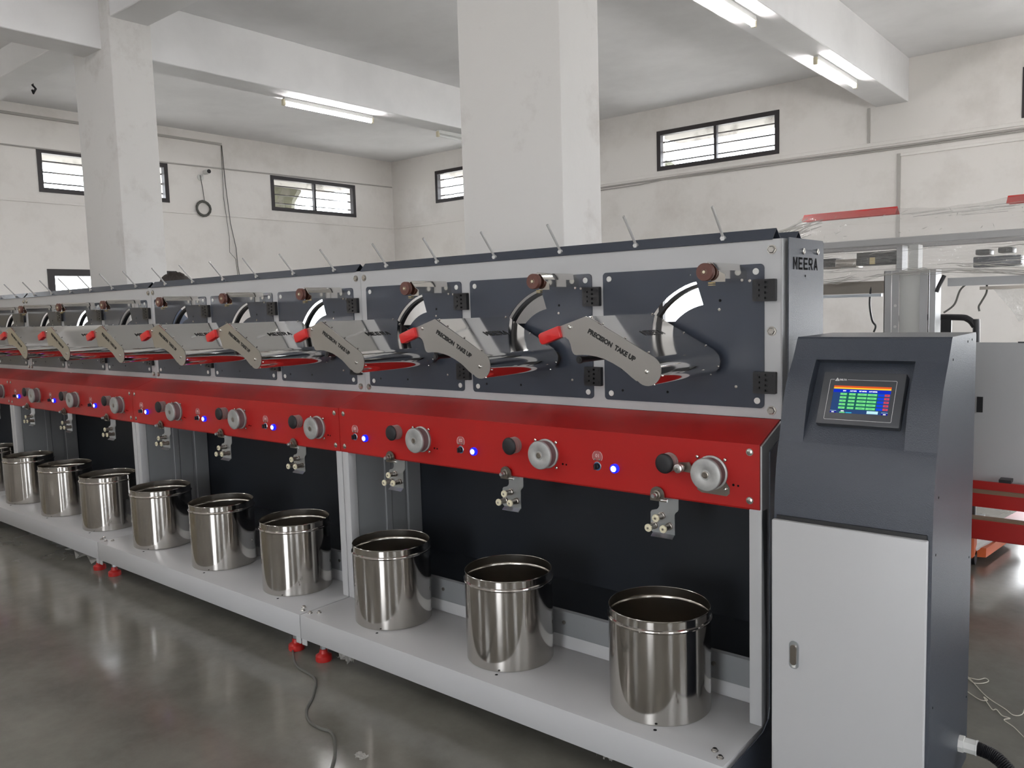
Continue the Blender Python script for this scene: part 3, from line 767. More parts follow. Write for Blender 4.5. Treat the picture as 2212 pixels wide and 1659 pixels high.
# end panel with the cut lettering on the first section
prof = [(2.565, 1.4), (2.565, 1.744), (2.568, 1.748), (2.876, 1.749), (2.884, 1.742), (2.884, .02), (2.12, .02), (2.12, .19), (2.36, .20), (2.405, .225), (2.415, .26), (2.415, 1.085), (2.565, 1.14)]
ep = MB().prism([(y - 2.4, z) for y, z in prof], 'x', .012, .0155).build('end_panel', M['charcoal_rough'], sec1, smooth=0)
ep['label'] = 'charcoal textured end panel with cut lettering'
es = MB().lathe([(.0105, 0), (.0105, .003), (.007, .005), (.003, .005), (.003, .003), (0, .003)], (.0155, 0, 0), 'x', 16).mesh('screw', M['bolt'])
for yy, zz in ((2.690, 1.708), (2.822, 1.710)): obj('screw', es, ep, (0, yy - 2.4, zz))
MB().lathe([(.0035, 0), (.0035, .0006)], (.0155, 2.71 - 2.4, 1.628), 'x', 10).build('screw_hole', M['hole'], ep)

def glyphs(w, h, gap, stencil=True):
    # stencil capitals M E E R A as 2d polygons
    t = w * .24; out = []; x = 0
    def add(poly): out.append([(x + px, py) for px, py in poly])
    add(rect(0, t, 0, h)); add(rect(w - t, w, 0, h)); add([(t, h), (t, h * .62), (w / 2, h * .18), (w - t, h * .62), (w - t, h), (w / 2, h * .52)]); x += w + gap
    for _ in range(2):
        add(rect(0, t, 0, h))
        for z in (0, .41, .82): add(rect(t * 1.02, w * (.95 if z != .41 else .85), h * z, h * (z + .18)))
        x += w + gap
    add(rect(0, t, 0, h * .26)); add(rect(0, t, h * .4, h)); add(rect(t, w * .8, h * .82, h)); add(rect(t, w * .8, h * .4, h * .56)); add([(w * .72, h * .96), (w * .95, h * .84), (w * .95, h * .54), (w * .72, h * .42)])
    add([(w * .42, h * .4), (w * .68, h * .4), (w * 1.0, 0), (w * .72, 0)]); x += w + gap
    add([(0, 0), (t * 1.05, 0), (w / 2 + t * .35, h), (w / 2 - t * .5, h)]); add([(w, 0), (w - t * 1.05, 0), (w / 2 - t * .35, h), (w / 2 + t * .5, h)]); add(rect(w * .28, w * .72, h * .22, h * .38))
    return out, x + w
def name_letters(parent, origin, xdir, ydir, w, h, gap, mat):
    gl, tot = glyphs(w, h, gap)
    X, Y = Vector(xdir).normalized(), Vector(ydir).normalized(); Z = X.cross(Y); o = Vector(origin)
    bm = bmesh.new()
    for k, g in enumerate(gl):
        for dz, flip in ((.0007 + k * 1e-6, False),):
            vs = [bm.verts.new(o + X * (p - tot / 2) + Y * q + Z * dz) for p, q in g]
            bm.faces.new(vs)
    mb = MB(); mb.bm.free(); mb.bm = bm
    return mb.build('lettering', mat, parent, smooth=0)
name_letters(ep, (.0155, 2.712 - 2.4, 1.6475), (0, 1, 0), (0, 0, 1), .0375, .040, .0094, M['hole'])

# ------------------------------------------------------------------ take-up heads
def make_head():
    t = empty('take_up_head', (XS, YP, 1.35))
    oy = -YP; oz = -1.35
    def off(pts): return [(sx(x), z + oz) for x, z in pts]
    outline = [(-1.443, 1.518), (-1.546, 1.487), (-1.562, 1.482), (-1.548, 1.448), (-1.535, 1.452), (-1.524, 1.452), (-1.512, 1.444), (-1.505, 1.43), (-1.5, 1.41), (-1.496, 1.402), (-1.490, 1.397), (-1.482, 1.3955), (-1.46, 1.397), (-1.436, 1.3965), (-1.406, 1.392), (-1.378, 1.385), (-1.348, 1.373), (-1.318, 1.358), (-1.298, 1.344), (-1.281, 1.331), (-1.266, 1.321)]
    outline += arc(-1.2275, 1.3535, .0465, 225, 418, 16)
    ep_ = MB().prism(off(outline), 'y', 2.11 + oy, 2.1125 + oy).build('end_plate', M['brushed'], t, smooth=0)
    import_dir = Vector((-1.265 + 1.434, 0, 1.389 - 1.478)).normalized()
    updir = Vector((-import_dir.z, 0, import_dir.x))
    mid = Vector((sx(-1.3525), 2.1096 + oy, 1.4285 + oz))
    lettering('PRECISION  TAKE UP', .0205, M['ink'], ep_, mid, import_dir, updir, bold=.0011, xs=.98)
    sm = MB().lathe([(.0068, 0), (.006, -.0035), (.003, -.005), (0, -.005)], (0, 2.11 + oy, 0), 'y', 12).mesh('screw', M['bolt'])
    for x, z in ((-1.506, 1.484), (-1.229, 1.350)): obj('screw', sm, ep_, (sx(x), 0, z + oz))
    # hood: folded sheet
    A = Vector((-1.4335, 1.517)); c = Vector((-1.2275, 1.3535)); r = .046
    hood = [(-1.546, 1.484), (-1.45, 1.513), tuple(A)] + arc(c.x, c.y, r, 61, -140, 22)
    hd = MB().sheet(off(hood), 'y', 2.114 + oy, 2.505 + oy, -.0015).build('hood', M['hood_steel'], t, smooth=25)
    MB().sheet(off([tuple(A + Vector((.004, -.004))), tuple(A + Vector((.085, -.053)))]), 'y', 2.505 + oy, 2.52 + oy, -.0012).build('hood_flange', M['steel'], hd, smooth=0)
    MB().prism(off([(-1.44, 1.512)] + arc(c.x, c.y, r - .002, 61, -140, 14) + [(-1.3, 1.35), (-1.42, 1.40), (-1.45, 1.47)]), 'y', 2.49 + oy, 2.492 + oy).build('hood_back', M['steel'], hd, smooth=0)
    # rim screws along the hood edge
    rs = MB().lathe([(.0038, 0), (.003, .003), (0, .0035)], (0, 0, 0), 'z', 8).mesh('screw', M['bolt'])
    d = Vector((c.x + r * math.cos(R(61)), c.y + r * math.sin(R(61)))) - A
    for yy in (2.122, 2.498):
        for f in (.02, .2, .55, .9):
            p = A + d * f; obj('screw', rs, hd, (sx(p.x), yy + oy, p.y + oz + .001))
    for ang in (-20, -70):
        p = c + Vector((math.cos(R(ang)), math.sin(R(ang)))) * (r + .001)
        obj('screw', rs, hd, (sx(p.x), 2.122 + oy, p.y + oz)); obj('screw', rs, hd, (sx(p.x), 2.498 + oy, p.y + oz))
    # name on the hood slope, reading towards the machine
    mid2 = A + d * .5
    nrm = Vector((-d.y, d.x)).normalized()
    if nrm.y < 0: nrm = -nrm
    upv = -d.normalized()
    o3 = Vector((sx(mid2.x) + nrm.x * .0004, 2.314 + oy, mid2.y + nrm.y * .0004 + oz)) - Vector((upv.x, 0, upv.y)) * .0085
    name_letters(hd, o3, (0, 1, 0), (upv.x, 0, upv.y), .0228, .029, .0035, M['ink'])
    # red grip
    gr = MB().prism(off([(-1.545, 1.489), (-1.618, 1.4655), (-1.624, 1.461), (-1.6255, 1.456), (-1.6195, 1.437), (-1.614, 1.430), (-1.607, 1.4285), (-1.5385, 1.4515), (-1.5355, 1.455)]), 'y', 2.098 + oy, 2.124 + oy)
    bmesh.ops.bevel(gr.bm, geom=list(gr.bm.edges), offset=.003, segments=2, affect='EDGES', profile=.5)
    gr.build('grip', M['red_grip'], t)
    # black yarn roller behind the end plate
    ro = MB().lathe([(.0, 0), (.006, 0), (.006, .002), (.011, .002), (.0125, .004), (.0125, .012), (.010, .014), (.010, .3)], (sx(-1.538), 2.2 + oy, 1.3735 + oz), 'y', 20).build('yarn_roller', M['black'], t)
    MB().cyl((PX, 0, 0), 'y', .03, 2.50 + oy, YP - .004 + oy, 20).build('arm_hub', M['dark_metal'], t)
    return t
heads = []
h0 = make_head(); heads.append(h0)
pos = ['nearest the control cabinet', 'second from the control cabinet', 'third from the control cabinet', 'fourth from the control cabinet', 'fifth from the control cabinet', 'sixth from the control cabinet', 'seventh from the control cabinet', 'eighth from the control cabinet', 'ninth from the control cabinet', 'tenth from the control cabinet, at the photo edge', 'eleventh from the control cabinet, beyond the photo edge']
tag(h0, 'polished steel take-up head with red grip, ' + pos[0], 'take-up head', 'steel take-up heads along the machine')
stx = []
for s in range(4):
    for k in range(3): stx.append(XE - s * LS + OFFS[k])
for i in range(1, 11):
    c = copy_tree(h0); c.location = (stx[i], YP, 1.35); tag(c, 'polished steel take-up head with red grip, ' + pos[i]); heads.append(c)

# ------------------------------------------------------------------ steel cans on the shelf
def make_can():
    r = .170
    t = MB().lathe([(0, .004), (r - .006, .004), (r - .003, 0), (r, .004), (r, .006), (r, .300), (r, .305), (r + .0035, .308), (r + .0045, .3115), (r + .0035, .315), (r - .001, .318), (r - .001, .3195), (r - .001, .342), (r - .001, .343), (r, .345), (r - .0012, .3465), (r - .0024, .345), (r - .0024, .3435), (r - .0024, .3195), (r - .0024, .318), (r + .001, .3115), (r - .0018, .305), (r - .0018, .3035), (r - .0018, .012), (r - .0018, .008), (0, .008)], (0, 0, 0), 'z', 96, False)
    o = t.build('steel_can', M['can_steel'], smooth=30)
    o.data.materials.append(M['can_inside'])
    for p in o.data.polygons:
        c = p.center
        if (p.normal.x * c.x + p.normal.y * c.y) < -.0001 or (p.normal.z > .9 and c.z < .05): p.material_index = 1
    return o
canpos = [(-1.331, 2.345), (-1.993, 2.345), (-2.667, 2.346), (-3.378, 2.347), (-4.048, 2.346), (-4.718, 2.345), (-5.42, 2.346), (-6.085, 2.345), (-6.75, 2.346), (-7.46, 2.345)]
can0 = make_can()
clab = ['closest to the control cabinet', 'second from the control cabinet', 'third from the control cabinet', 'fourth from the control cabinet', 'fifth from the control cabinet', 'sixth from the control cabinet', 'seventh from the control cabinet', 'eighth from the control cabinet', 'ninth from the control cabinet', 'tenth from the cabinet, at the photo edge']
for i, (x, y) in enumerate(canpos):
    c = can0 if i == 0 else can0.copy()
    if i: COL.objects.link(c)
    c.location = (x, y, .2005); c.rotation_euler = (0, 0, i * 1.3)
    tag(c, 'shiny open steel can on the grey shelf, ' + clab[i], 'can', 'steel cans on the shelf')

# ------------------------------------------------------------------ control cabinet
CX0, CX1 = -.905, -.484
cab = empty('control_cabinet', ((CX0 + CX1) / 2, 2.5, 0)); tag(cab, 'charcoal control cabinet with tilted touch screen and light grey door', 'cabinet')
co = Vector((-(CX0 + CX1) / 2, -2.5, 0))
front = [(2.272, .09), (2.271, .60), (2.272, .92), (2.276, .99), (2.284, 1.06), (2.300, 1.125), (2.308, 1.142)]
top = [(2.415, 1.373), (2.438, 1.408), (2.452, 1.432), (2.460, 1.4375)]
RX0, RX1 = -.835, -.565
def cbuild(mb, name, mat, parent=None, smooth=35):
    o = mb.build(name, M[mat], parent or cab, smooth=smooth)
    if parent is None: o.location = co
    return o
mb = MB(); bm = mb.bm
def strip(profile, x0, x1):
    A = [bm.verts.new((x0, y, z)) for y, z in profile]; B = [bm.verts.new((x1, y, z)) for y, z in profile]
    for i in range(len(profile) - 1): bm.faces.new((A[i], B[i], B[i + 1], A[i + 1]))
mid = [(2.308, 1.142), (2.320, 1.19), (2.337, 1.25), (2.360, 1.30), (2.388, 1.34), (2.415, 1.373)]
full = front + mid[1:-1] + top + [(2.775, 1.4375), (2.782, 1.43), (2.782, .09)]
strip(front, CX0, CX1)
strip(mid, CX0, RX0); strip(mid, RX1, CX1)
strip(top + [(2.775, 1.4375), (2.782, 1.43), (2.782, .09), (2.272, .09)], CX0, CX1)
for x in (CX0, CX1):
    bm.faces.new([bm.verts.new((x, y, z)) for y, z in full])
# recess with a floor that leans further back
fl0, fl1 = (2.308, 1.142), (2.447, 1.362)
for x in (RX0, RX1):
    bm.faces.new([bm.verts.new((x, y, z)) for y, z in mid + [fl1]])
bm.faces.new([bm.verts.new(p) for p in ((RX0, 2.415, 1.373), (RX1, 2.415, 1.373), (RX1, *fl1), (RX0, *fl1))])
bm.faces.new([bm.verts.new(p) for p in ((RX0, *fl0), (RX1, *fl0), (RX1, *fl1), (RX0, *fl1))])
bmesh.ops.remove_doubles(bm, verts=list(bm.verts), dist=.0002)
body = cbuild(mb, 'body', 'charcoal_rough', smooth=25)
cbuild(MB().box(CX0 + .02, CX1 - .02, 2.31, 2.76, 0, .09), 'plinth', 'black', smooth=0)
dr = cbuild(MB().box(CX0 + .001, -.4915, 2.25, 2.268, .07, .919, .004, 3), 'door', 'grey')
dr['label'] = 'light grey door with oblong chrome lock'
cbuild(MB().box(CX0 + .01, CX1 - .012, 2.2655, 2.2725, .10, .93), 'door_seal', 'black', smooth=0)
lk = MB().prism(rrect(-.8505, -.8225, .487, .570, .0138, 6), 'y', 2.2465, 2.2495).build('lock', M['zinc'], dr)
lk2 = MB().prism(rrect(-.8455, -.8275, .500, .560, .0088, 6), 'y', 2.2405, 2.247).lathe([(.0045, 0), (.0045, -.002)], (-.8365, 2.2408, .522), 'y', 12).build('lock_handle', M['dark_metal'], dr)
MB().prism(rrect(-.842, -.831, .4905, .503, .003, 3), 'y', 2.2455, 2.2467).build('lock_label', M['white_plastic'], dr)
sh = MB().lathe([(.0035, 0), (.0035, .0006)], (0, 0, 0), 'x', 8).mesh('screw_hole', M['hole'])
for yy, zz in ((2.47, 1.375), (2.66, 1.415), (2.72, 1.418), (2.33, 1.02), (2.31, .87), (2.75, .75), (2.31, .45), (2.76, .30)):
    obj('screw_hole', sh, cab, (CX1 + co.x, yy + co.y, zz))
# touch panel
lean = R(28.5)
PU = Vector((0, math.sin(lean), math.cos(lean))); PXd = Vector((1, 0, 0)); PN = PXd.cross(PU)      # PN points to the viewer
if PN.y > 0: PN = -PN
base_p = Vector(((-.804 - .581) / 2, 2.357, 1.2695)) + co
def pmat(): 
    m_ = Matrix((PXd, PU, PXd.cross(PU))).transposed().to_4x4(); m_.translation = base_p; return m_
def pbox(u0, u1, v0, v1, w0, w1, name, mat, parent, bev=0.0):
    mb = MB().box(u0, u1, v0, v1, w0, w1, bev)
    bmesh.ops.transform(mb.bm, matrix=pmat(), verts=list(mb.bm.verts))
    return mb.build(name, mat, parent)
# depth of the recess floor behind base point along the normal
nz_ = (Vector((0, fl0[0] - 2.5, fl0[1])) - Vector((0, base_p.y, base_p.z))).dot(PXd.cross(PU))
W2, H2 = .1111, .0805
zN = 0.0
tp = pbox(-W2, W2, -H2, H2, -.042, zN, 'touch_panel', M['lcd'], cab, .003)
tp['label'] = 'black touch panel with lit colour display'
def prim(u0, u1, v0, v1, mat, name, parent, lift=.0003):
    return pbox(u0, u1, v0, v1, zN - .0002, zN + lift, name, mat, parent)
# silver outline with a gap for the logo
mb = MB(); ox_, oy_, lw = .0855, .0615, .0009
OX0, OX1, OY0, OY1 = -.0905, .0895, -.0665, .0565
for (a, b_, c_, d_) in ((OX0, OX0 + lw, OY0 + .003, OY1 - .003), (OX1 - lw, OX1, OY0 + .003, OY1 - .003), (OX0 + .003, OX1 - .003, OY0, OY0 + lw), (OX0 + .003, OX0 + .012, OY1 - lw, OY1), (OX0 + .048, OX1 - .003, OY1 - lw, OY1)):
    mb.box(a, b_, c_, d_, zN - .0002, zN + .0003)
for cx, cy, a0 in ((OX0 + .003, OY0 + .003, 180), (OX1 - .003, OY0 + .003, 270), (OX1 - .003, OY1 - .003, 0), (OX0 + .003, OY1 - .003, 90)):
    mb.prism(arc(cx, cy, .003, a0, a0 + 90, 5) + arc(cx, cy, .003 - lw, a0 + 90, a0, 5), 'z', zN - .0002, zN + .0003)
bmesh.ops.transform(mb.bm, matrix=pmat(), verts=list(mb.bm.verts))
mb.build('outline', M['logo_ink'], tp, smooth=0)
mb = MB()
lx = OX0 + .0195
tri = [(lx - .006, OY1 - .0045), (lx + .006, OY1 - .0045), (lx, OY1 + .0055)]
mb.prism(tri, 'z', zN - .0002, zN + .0003, [[(lx - .0025, OY1 - .0028), (lx + .0008, OY1 - .0028), (lx - .0004, OY1 + .0008)]])
bmesh.ops.transform(mb.bm, matrix=pmat(), verts=list(mb.bm.verts))
mb.build('logo', M['logo_ink'], tp, smooth=0)
def ptext(s, size, u, v, mat, parent, bold=0.0, lift=.0006, xs=1.0):
    return lettering(s, size, mat, parent, base_p + PXd * u + PU * v + PXd.cross(PU) * (zN + lift), PXd, PU, bold, xs=xs)
ptext('DELTA', .0068, OX0 + .0355, OY1 - .001, M['logo_ink'], tp, .0002)
# display picture (backlit)
E = {}
for nme, c_, s_ in (('orange', (.85, .12, .03), .9), ('yellow', (1, .62, .05), 1.0), ('blue', (.01, .035, .62), .9), ('slate', (.035, .085, .24), .8), ('green', (.2, .86, .28), .9), ('redb', (.85, .09, .13), .8), ('blue2', (.01, .07, .85), .9), ('pale', (.55, .9, .95), 1.0), ('cyan', (.05, .5, .75), .9), ('white', (.95, .97, 1), 1.1), ('dgreen', (.02, .14, .13), .8), ('navy', (.02, .02, .35), .8)):
    E[nme] = emissive('display_' + nme, c_, s_)
DW, DH = .154, .0835
U0, V1 = -.0765, .0375
def fr(a, b_, c_, d_, mat, lift, name='display_field'):
    return pbox(U0 + a * DW, U0 + b_ * DW, V1 - d_ * DH, V1 - c_ * DH, zN - .0002, zN + lift, name, E[mat], disp)
disp = pbox(U0, U0 + DW, V1 - DH, V1, zN - .0002, zN + .0002, 'display', E['slate'], tp)
fr(0, 1, 0, .065, 'orange', .0004); fr(0, 1, .065, .115, 'yellow', .0004)
fr(0, 1, .13, .245, 'blue', .0004)
fr(.2, .8, .245, .86, 'dgreen', .0003)
rows = (.265, .39, .515, .64, .765)
for r_ in rows:
    for a, b_ in ((.135, .25), (.29, .405), (.44, .60), (.615, .775)):
        fr(a, b_, r_, r_ + .075, 'green', .0005); fr(a + .045, b_ - .045, r_ + .033, r_ + .042, 'dgreen', .0006)
    fr(.79, .90, r_, r_ + .08, 'blue2', .0005); fr(.905, .99, r_, r_ + .075, 'redb', .0005); fr(.93, .965, r_ + .03, r_ + .042, 'navy', .0006)
fr(0, .11, .92, 1, 'navy', .0004); fr(.03, .075, .955, .985, 'white', .0006); fr(0, .11, .915, .925, 'pale', .0005)
fr(.17, .265, .955, .99, 'green', .0005); fr(.28, .385, .955, .99, 'cyan', .0005); fr(.645, .835, .88, .98, 'pale', .0005)
fr(.89, 1, .92, 1, 'navy', .0004); fr(.925, .97, .96, .99, 'white', .0006); fr(.89, 1, .915, .925, 'pale', .0005)
for s_, a in (('RPM', .20), ('ACT RPM', .355), ('SET METER', .525), ('ACT METER', .70)):
    ptext(s_, .0042, U0 + a * DW, V1 - .19 * DH, E['white'], disp, .00025, .0007)
ptext('RPM', .0042, U0 + .22 * DW, V1 - .925 * DH, E['white'], disp, .00025, .0007)
# conduit connector and corrugated hose at the foot
gl = MB().lathe([(.026, 0), (.026, .014), (.0225, .015), (.0225, .045), (.024, .046), (.024, .05)], (CX1, 2.668, .19), 'x', 8).build('hose_connector', M['white_plastic'], cab, loc=co, smooth=20)
hp = []
ctrl = [Vector((CX1 + .045, 2.668, .19)), Vector((CX1 + .10, 2.665, .178)), Vector((CX1 + .17, 2.64, .13)), Vector((CX1 + .25, 2.60, .07)), Vector((CX1 + .36, 2.54, .026)), Vector((CX1 + .55, 2.46, .022)), Vector((CX1 + .9, 2.42, .022))]
def spline(c, n):
    out = []
    for i in range(len(c) - 1):
        p0, p1, p2, p3 = c[max(i - 1, 0)], c[i], c[i + 1], c[min(i + 2, len(c) - 1)]
        for k in range(n):
            t = k / n
            out.append(.5 * ((2 * p1) + (-p0 + p2) * t + (2 * p0 - 5 * p1 + 4 * p2 - p3) * t * t + (-p0 + 3 * p1 - 3 * p2 + p3) * t ** 3))
    out.append(c[-1]); return out
hp = spline(ctrl, 30)
hose = MB().tube(hp, [.019 + (.0022 if i % 2 else -.0012) for i in range(len(hp))], 14).build('corrugated_hose', M['rubber'], cab, loc=co)

# ------------------------------------------------------------------ second machine, wrapped in film, behind
Y2 = 5.0
wm = empty('wrapped_machine', (-.5, Y2, 0)); tag(wm, 'unfinished winding machine wrapped in clear film behind the control cabinet', 'machine')
wo = Vector((.5, -Y2, 0))
def W(mb, name, mat, smooth=35, parent=None):
    o = mb.build(name, M[mat], parent or wm, smooth=smooth)
    if parent is None: o.location = wo
    return o
XA, XB = -2.3, 3.0
W(MB().box(-1.345, -1.305, Y2, Y2 + .004, .45, 1.70).box(-1.345, -1.341, Y2, Y2 + .1, .45, 1.70), 'column_flange', 'grey', 0)
W(MB().box(-1.302, -1.265, Y2, Y2 + .004, .45, 1.70), 'column_flange', 'grey', 0)
W(MB().box(-1.27, -1.155, Y2 + .03, Y2 + .034, .45, 1.70), 'bright_plate', 'white_plastic', 0)
W(MB().box(-1.155, -1.115, Y2 + .0, Y2 + .004, .45, 1.70), 'column_flange', 'grey', 0)
W(MB().box(-1.115, -1.11, Y2 + .01, Y2 + .3, .45, 1.70), 'column_web', 'black', 0)
W(MB().box(-1.105, -1.075, Y2, Y2 + .004, .45, 1.70), 'column_flange', 'grey', 0)
hm = MB().lathe([(.008, 0), (.008, -.001)], (0, Y2, 0), 'y', 10).mesh('flange_hole', M['white_plastic'])
for z in (1.5, 1.38, 1.26): obj('flange_hole', hm, wm, (-1.283 + .5, -Y2 - .001, z))
W(MB().box(XA, XB, Y2 - .02, Y2 + .06, 1.845, 1.885, .004, 1), 'top_rail', 'grey')
W(MB().box(XA, XB, Y2 + .4, Y2 + .46, 1.845, 1.885, .004, 1), 'top_rail', 'grey')
W(MB().box(XA, -1.35, Y2 + .02, Y2 + .08, 1.575, 1.645), 'lower_rail', 'dark_metal', 0)
W(MB().box(-1.02, XB, Y2 + .02, Y2 + .08, 1.60, 1.645), 'lower_rail', 'grey', 0)
W(MB().box(XA, -1.36, Y2 - .0, Y2 + .03, 1.555, 1.572), 'light_bar', 'zinc', 0)
W(MB().box(-.86, XB, Y2 - .0, Y2 + .03, 1.575, 1.592), 'light_bar', 'dark_metal', 0)
for x0, x1, z0, z1, mt in ((-1.78, -1.56, 1.735, 1.79, 'dark_metal'), (-1.56, -1.31, 1.745, 1.825, 'black'), (-1.80, -1.68, 1.74, 1.80, 'black'), (-.92, -.85, 1.77, 1.80, 'black'), (-.81, -.74, 1.775, 1.805, 'black'), (-.93, -.70, 1.70, 1.76, 'charcoal')):
    W(MB().box(x0, x1, Y2 + .2, Y2 + .34, z0, z1, .006, 2), 'drive_motor', mt)
W(MB().box(-1.48, -1.45, Y2 + .19, Y2 + .2, 1.75, 1.79), 'warning_sticker', 'brass', 0)
W(MB().box(-1.30, -1.27, Y2 + .08, Y2 + .2, 1.645, 1.845), 'hanger', 'grey', 0)
W(MB().box(-1.24, -1.19, Y2 + .1, Y2 + .2, 1.645, 1.845), 'hanger', 'white_plastic', 0)
for x0, x1 in ((-1.93, -1.365), (-.79, -.2), (.35, .95)):
    y0 = Y2 + .34
    W(MB().sheet([(y0 - .05, 2.045), (y0, 2.092), (y0 + .05, 2.05)], 'x', x0, x1, .003), 'red_ridge', 'red_grip', 0)
# film: sagging shell around the top
fm = MB(); bm = fm.bm
nx = 70; prof_f = [(-.05, 1.655), (-.075, 1.70), (-.06, 1.80), (-.045, 1.885), (.10, 1.955), (.20, 2.01), (.30, 2.085), (.38, 2.09), (.5, 2.0), (.56, 1.9), (.58, 1.7), (.5, 1.64)]
grid = []
for i in range(nx + 1):
    x = -2.22 + (XB + 2.22) * i / nx
    row = []
    dip = 0.0
    seg_ = (x + 1.93) % 1.14
    if seg_ > .565: dip = .025 * math.sin(PI * (seg_ - .565) / .575)
    taper = min(1.0, max(0.0, (x + 2.22) / .32))
    for j, (dy, z) in enumerate(prof_f):
        zz = z - (dip if j in (5, 6, 7, 8) else 0) + random.uniform(-.006, .006)
        if j in (0, 1, 11): zz += .022 * math.sin(x * 4.3) + random.uniform(-.008, .008)
        yy = dy + random.uniform(-.006, .006)
        zc = 1.80; yc = .2
        k = .35 + .65 * taper if j >= 4 else .8 + .2 * taper
        row.append(bm.verts.new((x, Y2 + yc + (yy - yc) * k, zc + (zz - zc) * k)))
    grid.append(row)
for a, b_ in zip(grid, grid[1:]):
    for j in range(len(prof_f) - 1): bm.faces.new((a[j], b_[j], b_[j + 1], a[j + 1]))
W(fm, 'plastic_wrap', 'film', 60)
# loose creases and a hanging corner of film
fm = MB(); rf = random.Random(11)
for k in range(14):
    x0 = -2.2 + rf.uniform(0, .14); z0 = 1.80 + rf.uniform(0, .1)
    fm.tube([(x0, Y2 - .03, z0), (x0 + .12, Y2 + .06, z0 + .07), (-1.90 + rf.uniform(-.02, .14), Y2 + .2, 2.03 + rf.uniform(-.08, .03))], [.002, rf.uniform(.004, .010), .002], 5)
for k in range(90):      # long wrinkles along the lower edge and around the rails
    x0 = rf.uniform(-2.15, .2); ln = rf.uniform(.08, .55); z0 = rf.choice((1.655, 1.665, 1.675, 1.69, 1.70, 1.715, 1.74, 1.80)) + rf.uniform(-.008, .008)
    w = rf.uniform(.0010, .0032)
    fm.tube([(x0 + ln * t, Y2 - .085 + rf.uniform(-.004, .004), z0 + rf.uniform(-.007, .007) + .022 * math.sin((x0 + ln * t) * 4.3) * (1 if z0 < 1.70 else .2)) for t in (0, .25, .5, .75, 1)], [.0004, w, w * .7, w, .0004], 5)
for k in range(60):      # short glints on the upper slope
    x0 = rf.uniform(-1.95, .3); t = rf.uniform(.05, .9); y0 = Y2 - .055 + .33 * t; z0 = 1.89 + .17 * t
    dx, dz = rf.uniform(-.02, .03), rf.uniform(-.012, .02)
    fm.tube([(x0, y0, z0), (x0 + dx, y0 + dz * 1.7, z0 + dz), (x0 + dx * 1.6, y0 + dz * 1.9, z0 + dz * 1.3)], [.0004, rf.uniform(.001, .0026), .0004], 4)
for k in range(14):      # taut lines between the red caps
    x0 = rf.uniform(-1.4, -.8); z0 = rf.uniform(1.98, 2.06)
    fm.tube([(x0, Y2 + .22, z0), (x0 + rf.uniform(.1, .4), Y2 + .25, z0 + rf.uniform(0, .02))], rf.uniform(.0006, .0016), 4)
W(fm, 'film_crease', 'crease')['kind'] = 'stuff'
fm = MB(); bm = fm.bm
pts = [(-.80, 1.575), (-.71, 1.58), (-.655, 1.58), (-.635, 1.44), (-.655, 1.40), (-.675, 1.405), (-.72, 1.47)]
bm.faces.new([bm.verts.new((x, Y2 + .03 + .03 * math.sin(i * 2.2), z)) for i, (x, z) in enumerate(pts)])
W(fm, 'film_corner', 'bag')
# dangling cables
W(MB().tube(spline([Vector((-1.42, Y2 + .03, 1.64)), Vector((-1.425, Y2 + .01, 1.52)), Vector((-1.405, Y2 - .01, 1.42)), Vector((-1.385, Y2 - .01, 1.385)), Vector((-1.395, Y2 - .01, 1.35))], 8), .006, 6), 'cable', 'black')
W(MB().tube(spline([Vector((-1.03, Y2 - .01, 1.66)), Vector((-1.055, Y2 - .02, 1.60)), Vector((-1.065, Y2 - .02, 1.57))], 8), .011, 6), 'cable', 'black')
W(MB().tube(spline([Vector((-.91, Y2 + .05, 1.625)), Vector((-.955, Y2 + .02, 1.58)), Vector((-.98, Y2, 1.50)), Vector((-1.03, Y2 - .01, 1.455))], 8), .005, 6), 'cable', 'grey_cable')
W(MB().tube(spline([Vector((-.835, Y2 + .05, 1.61)), Vector((-.83, Y2 + .02, 1.56)), Vector((-.85, Y2, 1.51)), Vector((-.862, Y2, 1.485)), Vector((-.858, Y2, 1.46))], 8), .005, 6), 'cable', 'grey_cable')
# grey cover panel and red base beams
W(MB().box(-1.02, XB, Y2 + .33, Y2 + .34, .35, 1.275), 'cover_panel', 'grey', 0)
W(MB().box(-.72, -.67, Y2 + .327, Y2 + .331, 1.272, 1.28), 'panel_catch', 'black', 0)
W(MB().box(-.915, -.885, Y2 + .32, Y2 + .33, .87, .96), 'panel_latch', 'black', 0)
W(MB().box(-1.6, XB, Y2 + .22, Y2 + .235, .43, .487), 'red_rail', 'red_steel', 0)
W(MB().box(-1.6, XB, Y2 + .195, Y2 + .222, .42, .44), 'timber_strip', 'wood_strip', 0)
W(MB().box(-1.6, XB, Y2 + .195, Y2 + .24, .342, .42), 'red_rail', 'red_steel', 0)
W(MB().box(-1.6, XB, Y2 - .03, Y2 + .03, .212, .322, .004, 1), 'red_rail', 'red_steel')
W(MB().box(-1.6, XB, Y2 - .028, Y2 + .03, .322, .332), 'timber_strip', 'wood_strip', 0)
W(MB().prism([(-.80, Y2 + .03), (-.50, Y2 + .03), (-.36, Y2 + .9), (-.66, Y2 + .9)], 'z', .22, .27), 'cross_beam', 'red_steel', 0)
W(MB().box(-.78, -.72, Y2 + .225, Y2 + .30, .487, .505), 'beam_plug', 'black', 0)
W(MB().box(-1.5, -1.4, Y2, Y2 + .4, 0, .25).box(2.2, 2.3, Y2, Y2 + .4, 0, .25), 'base_leg', 'red_steel', 0)

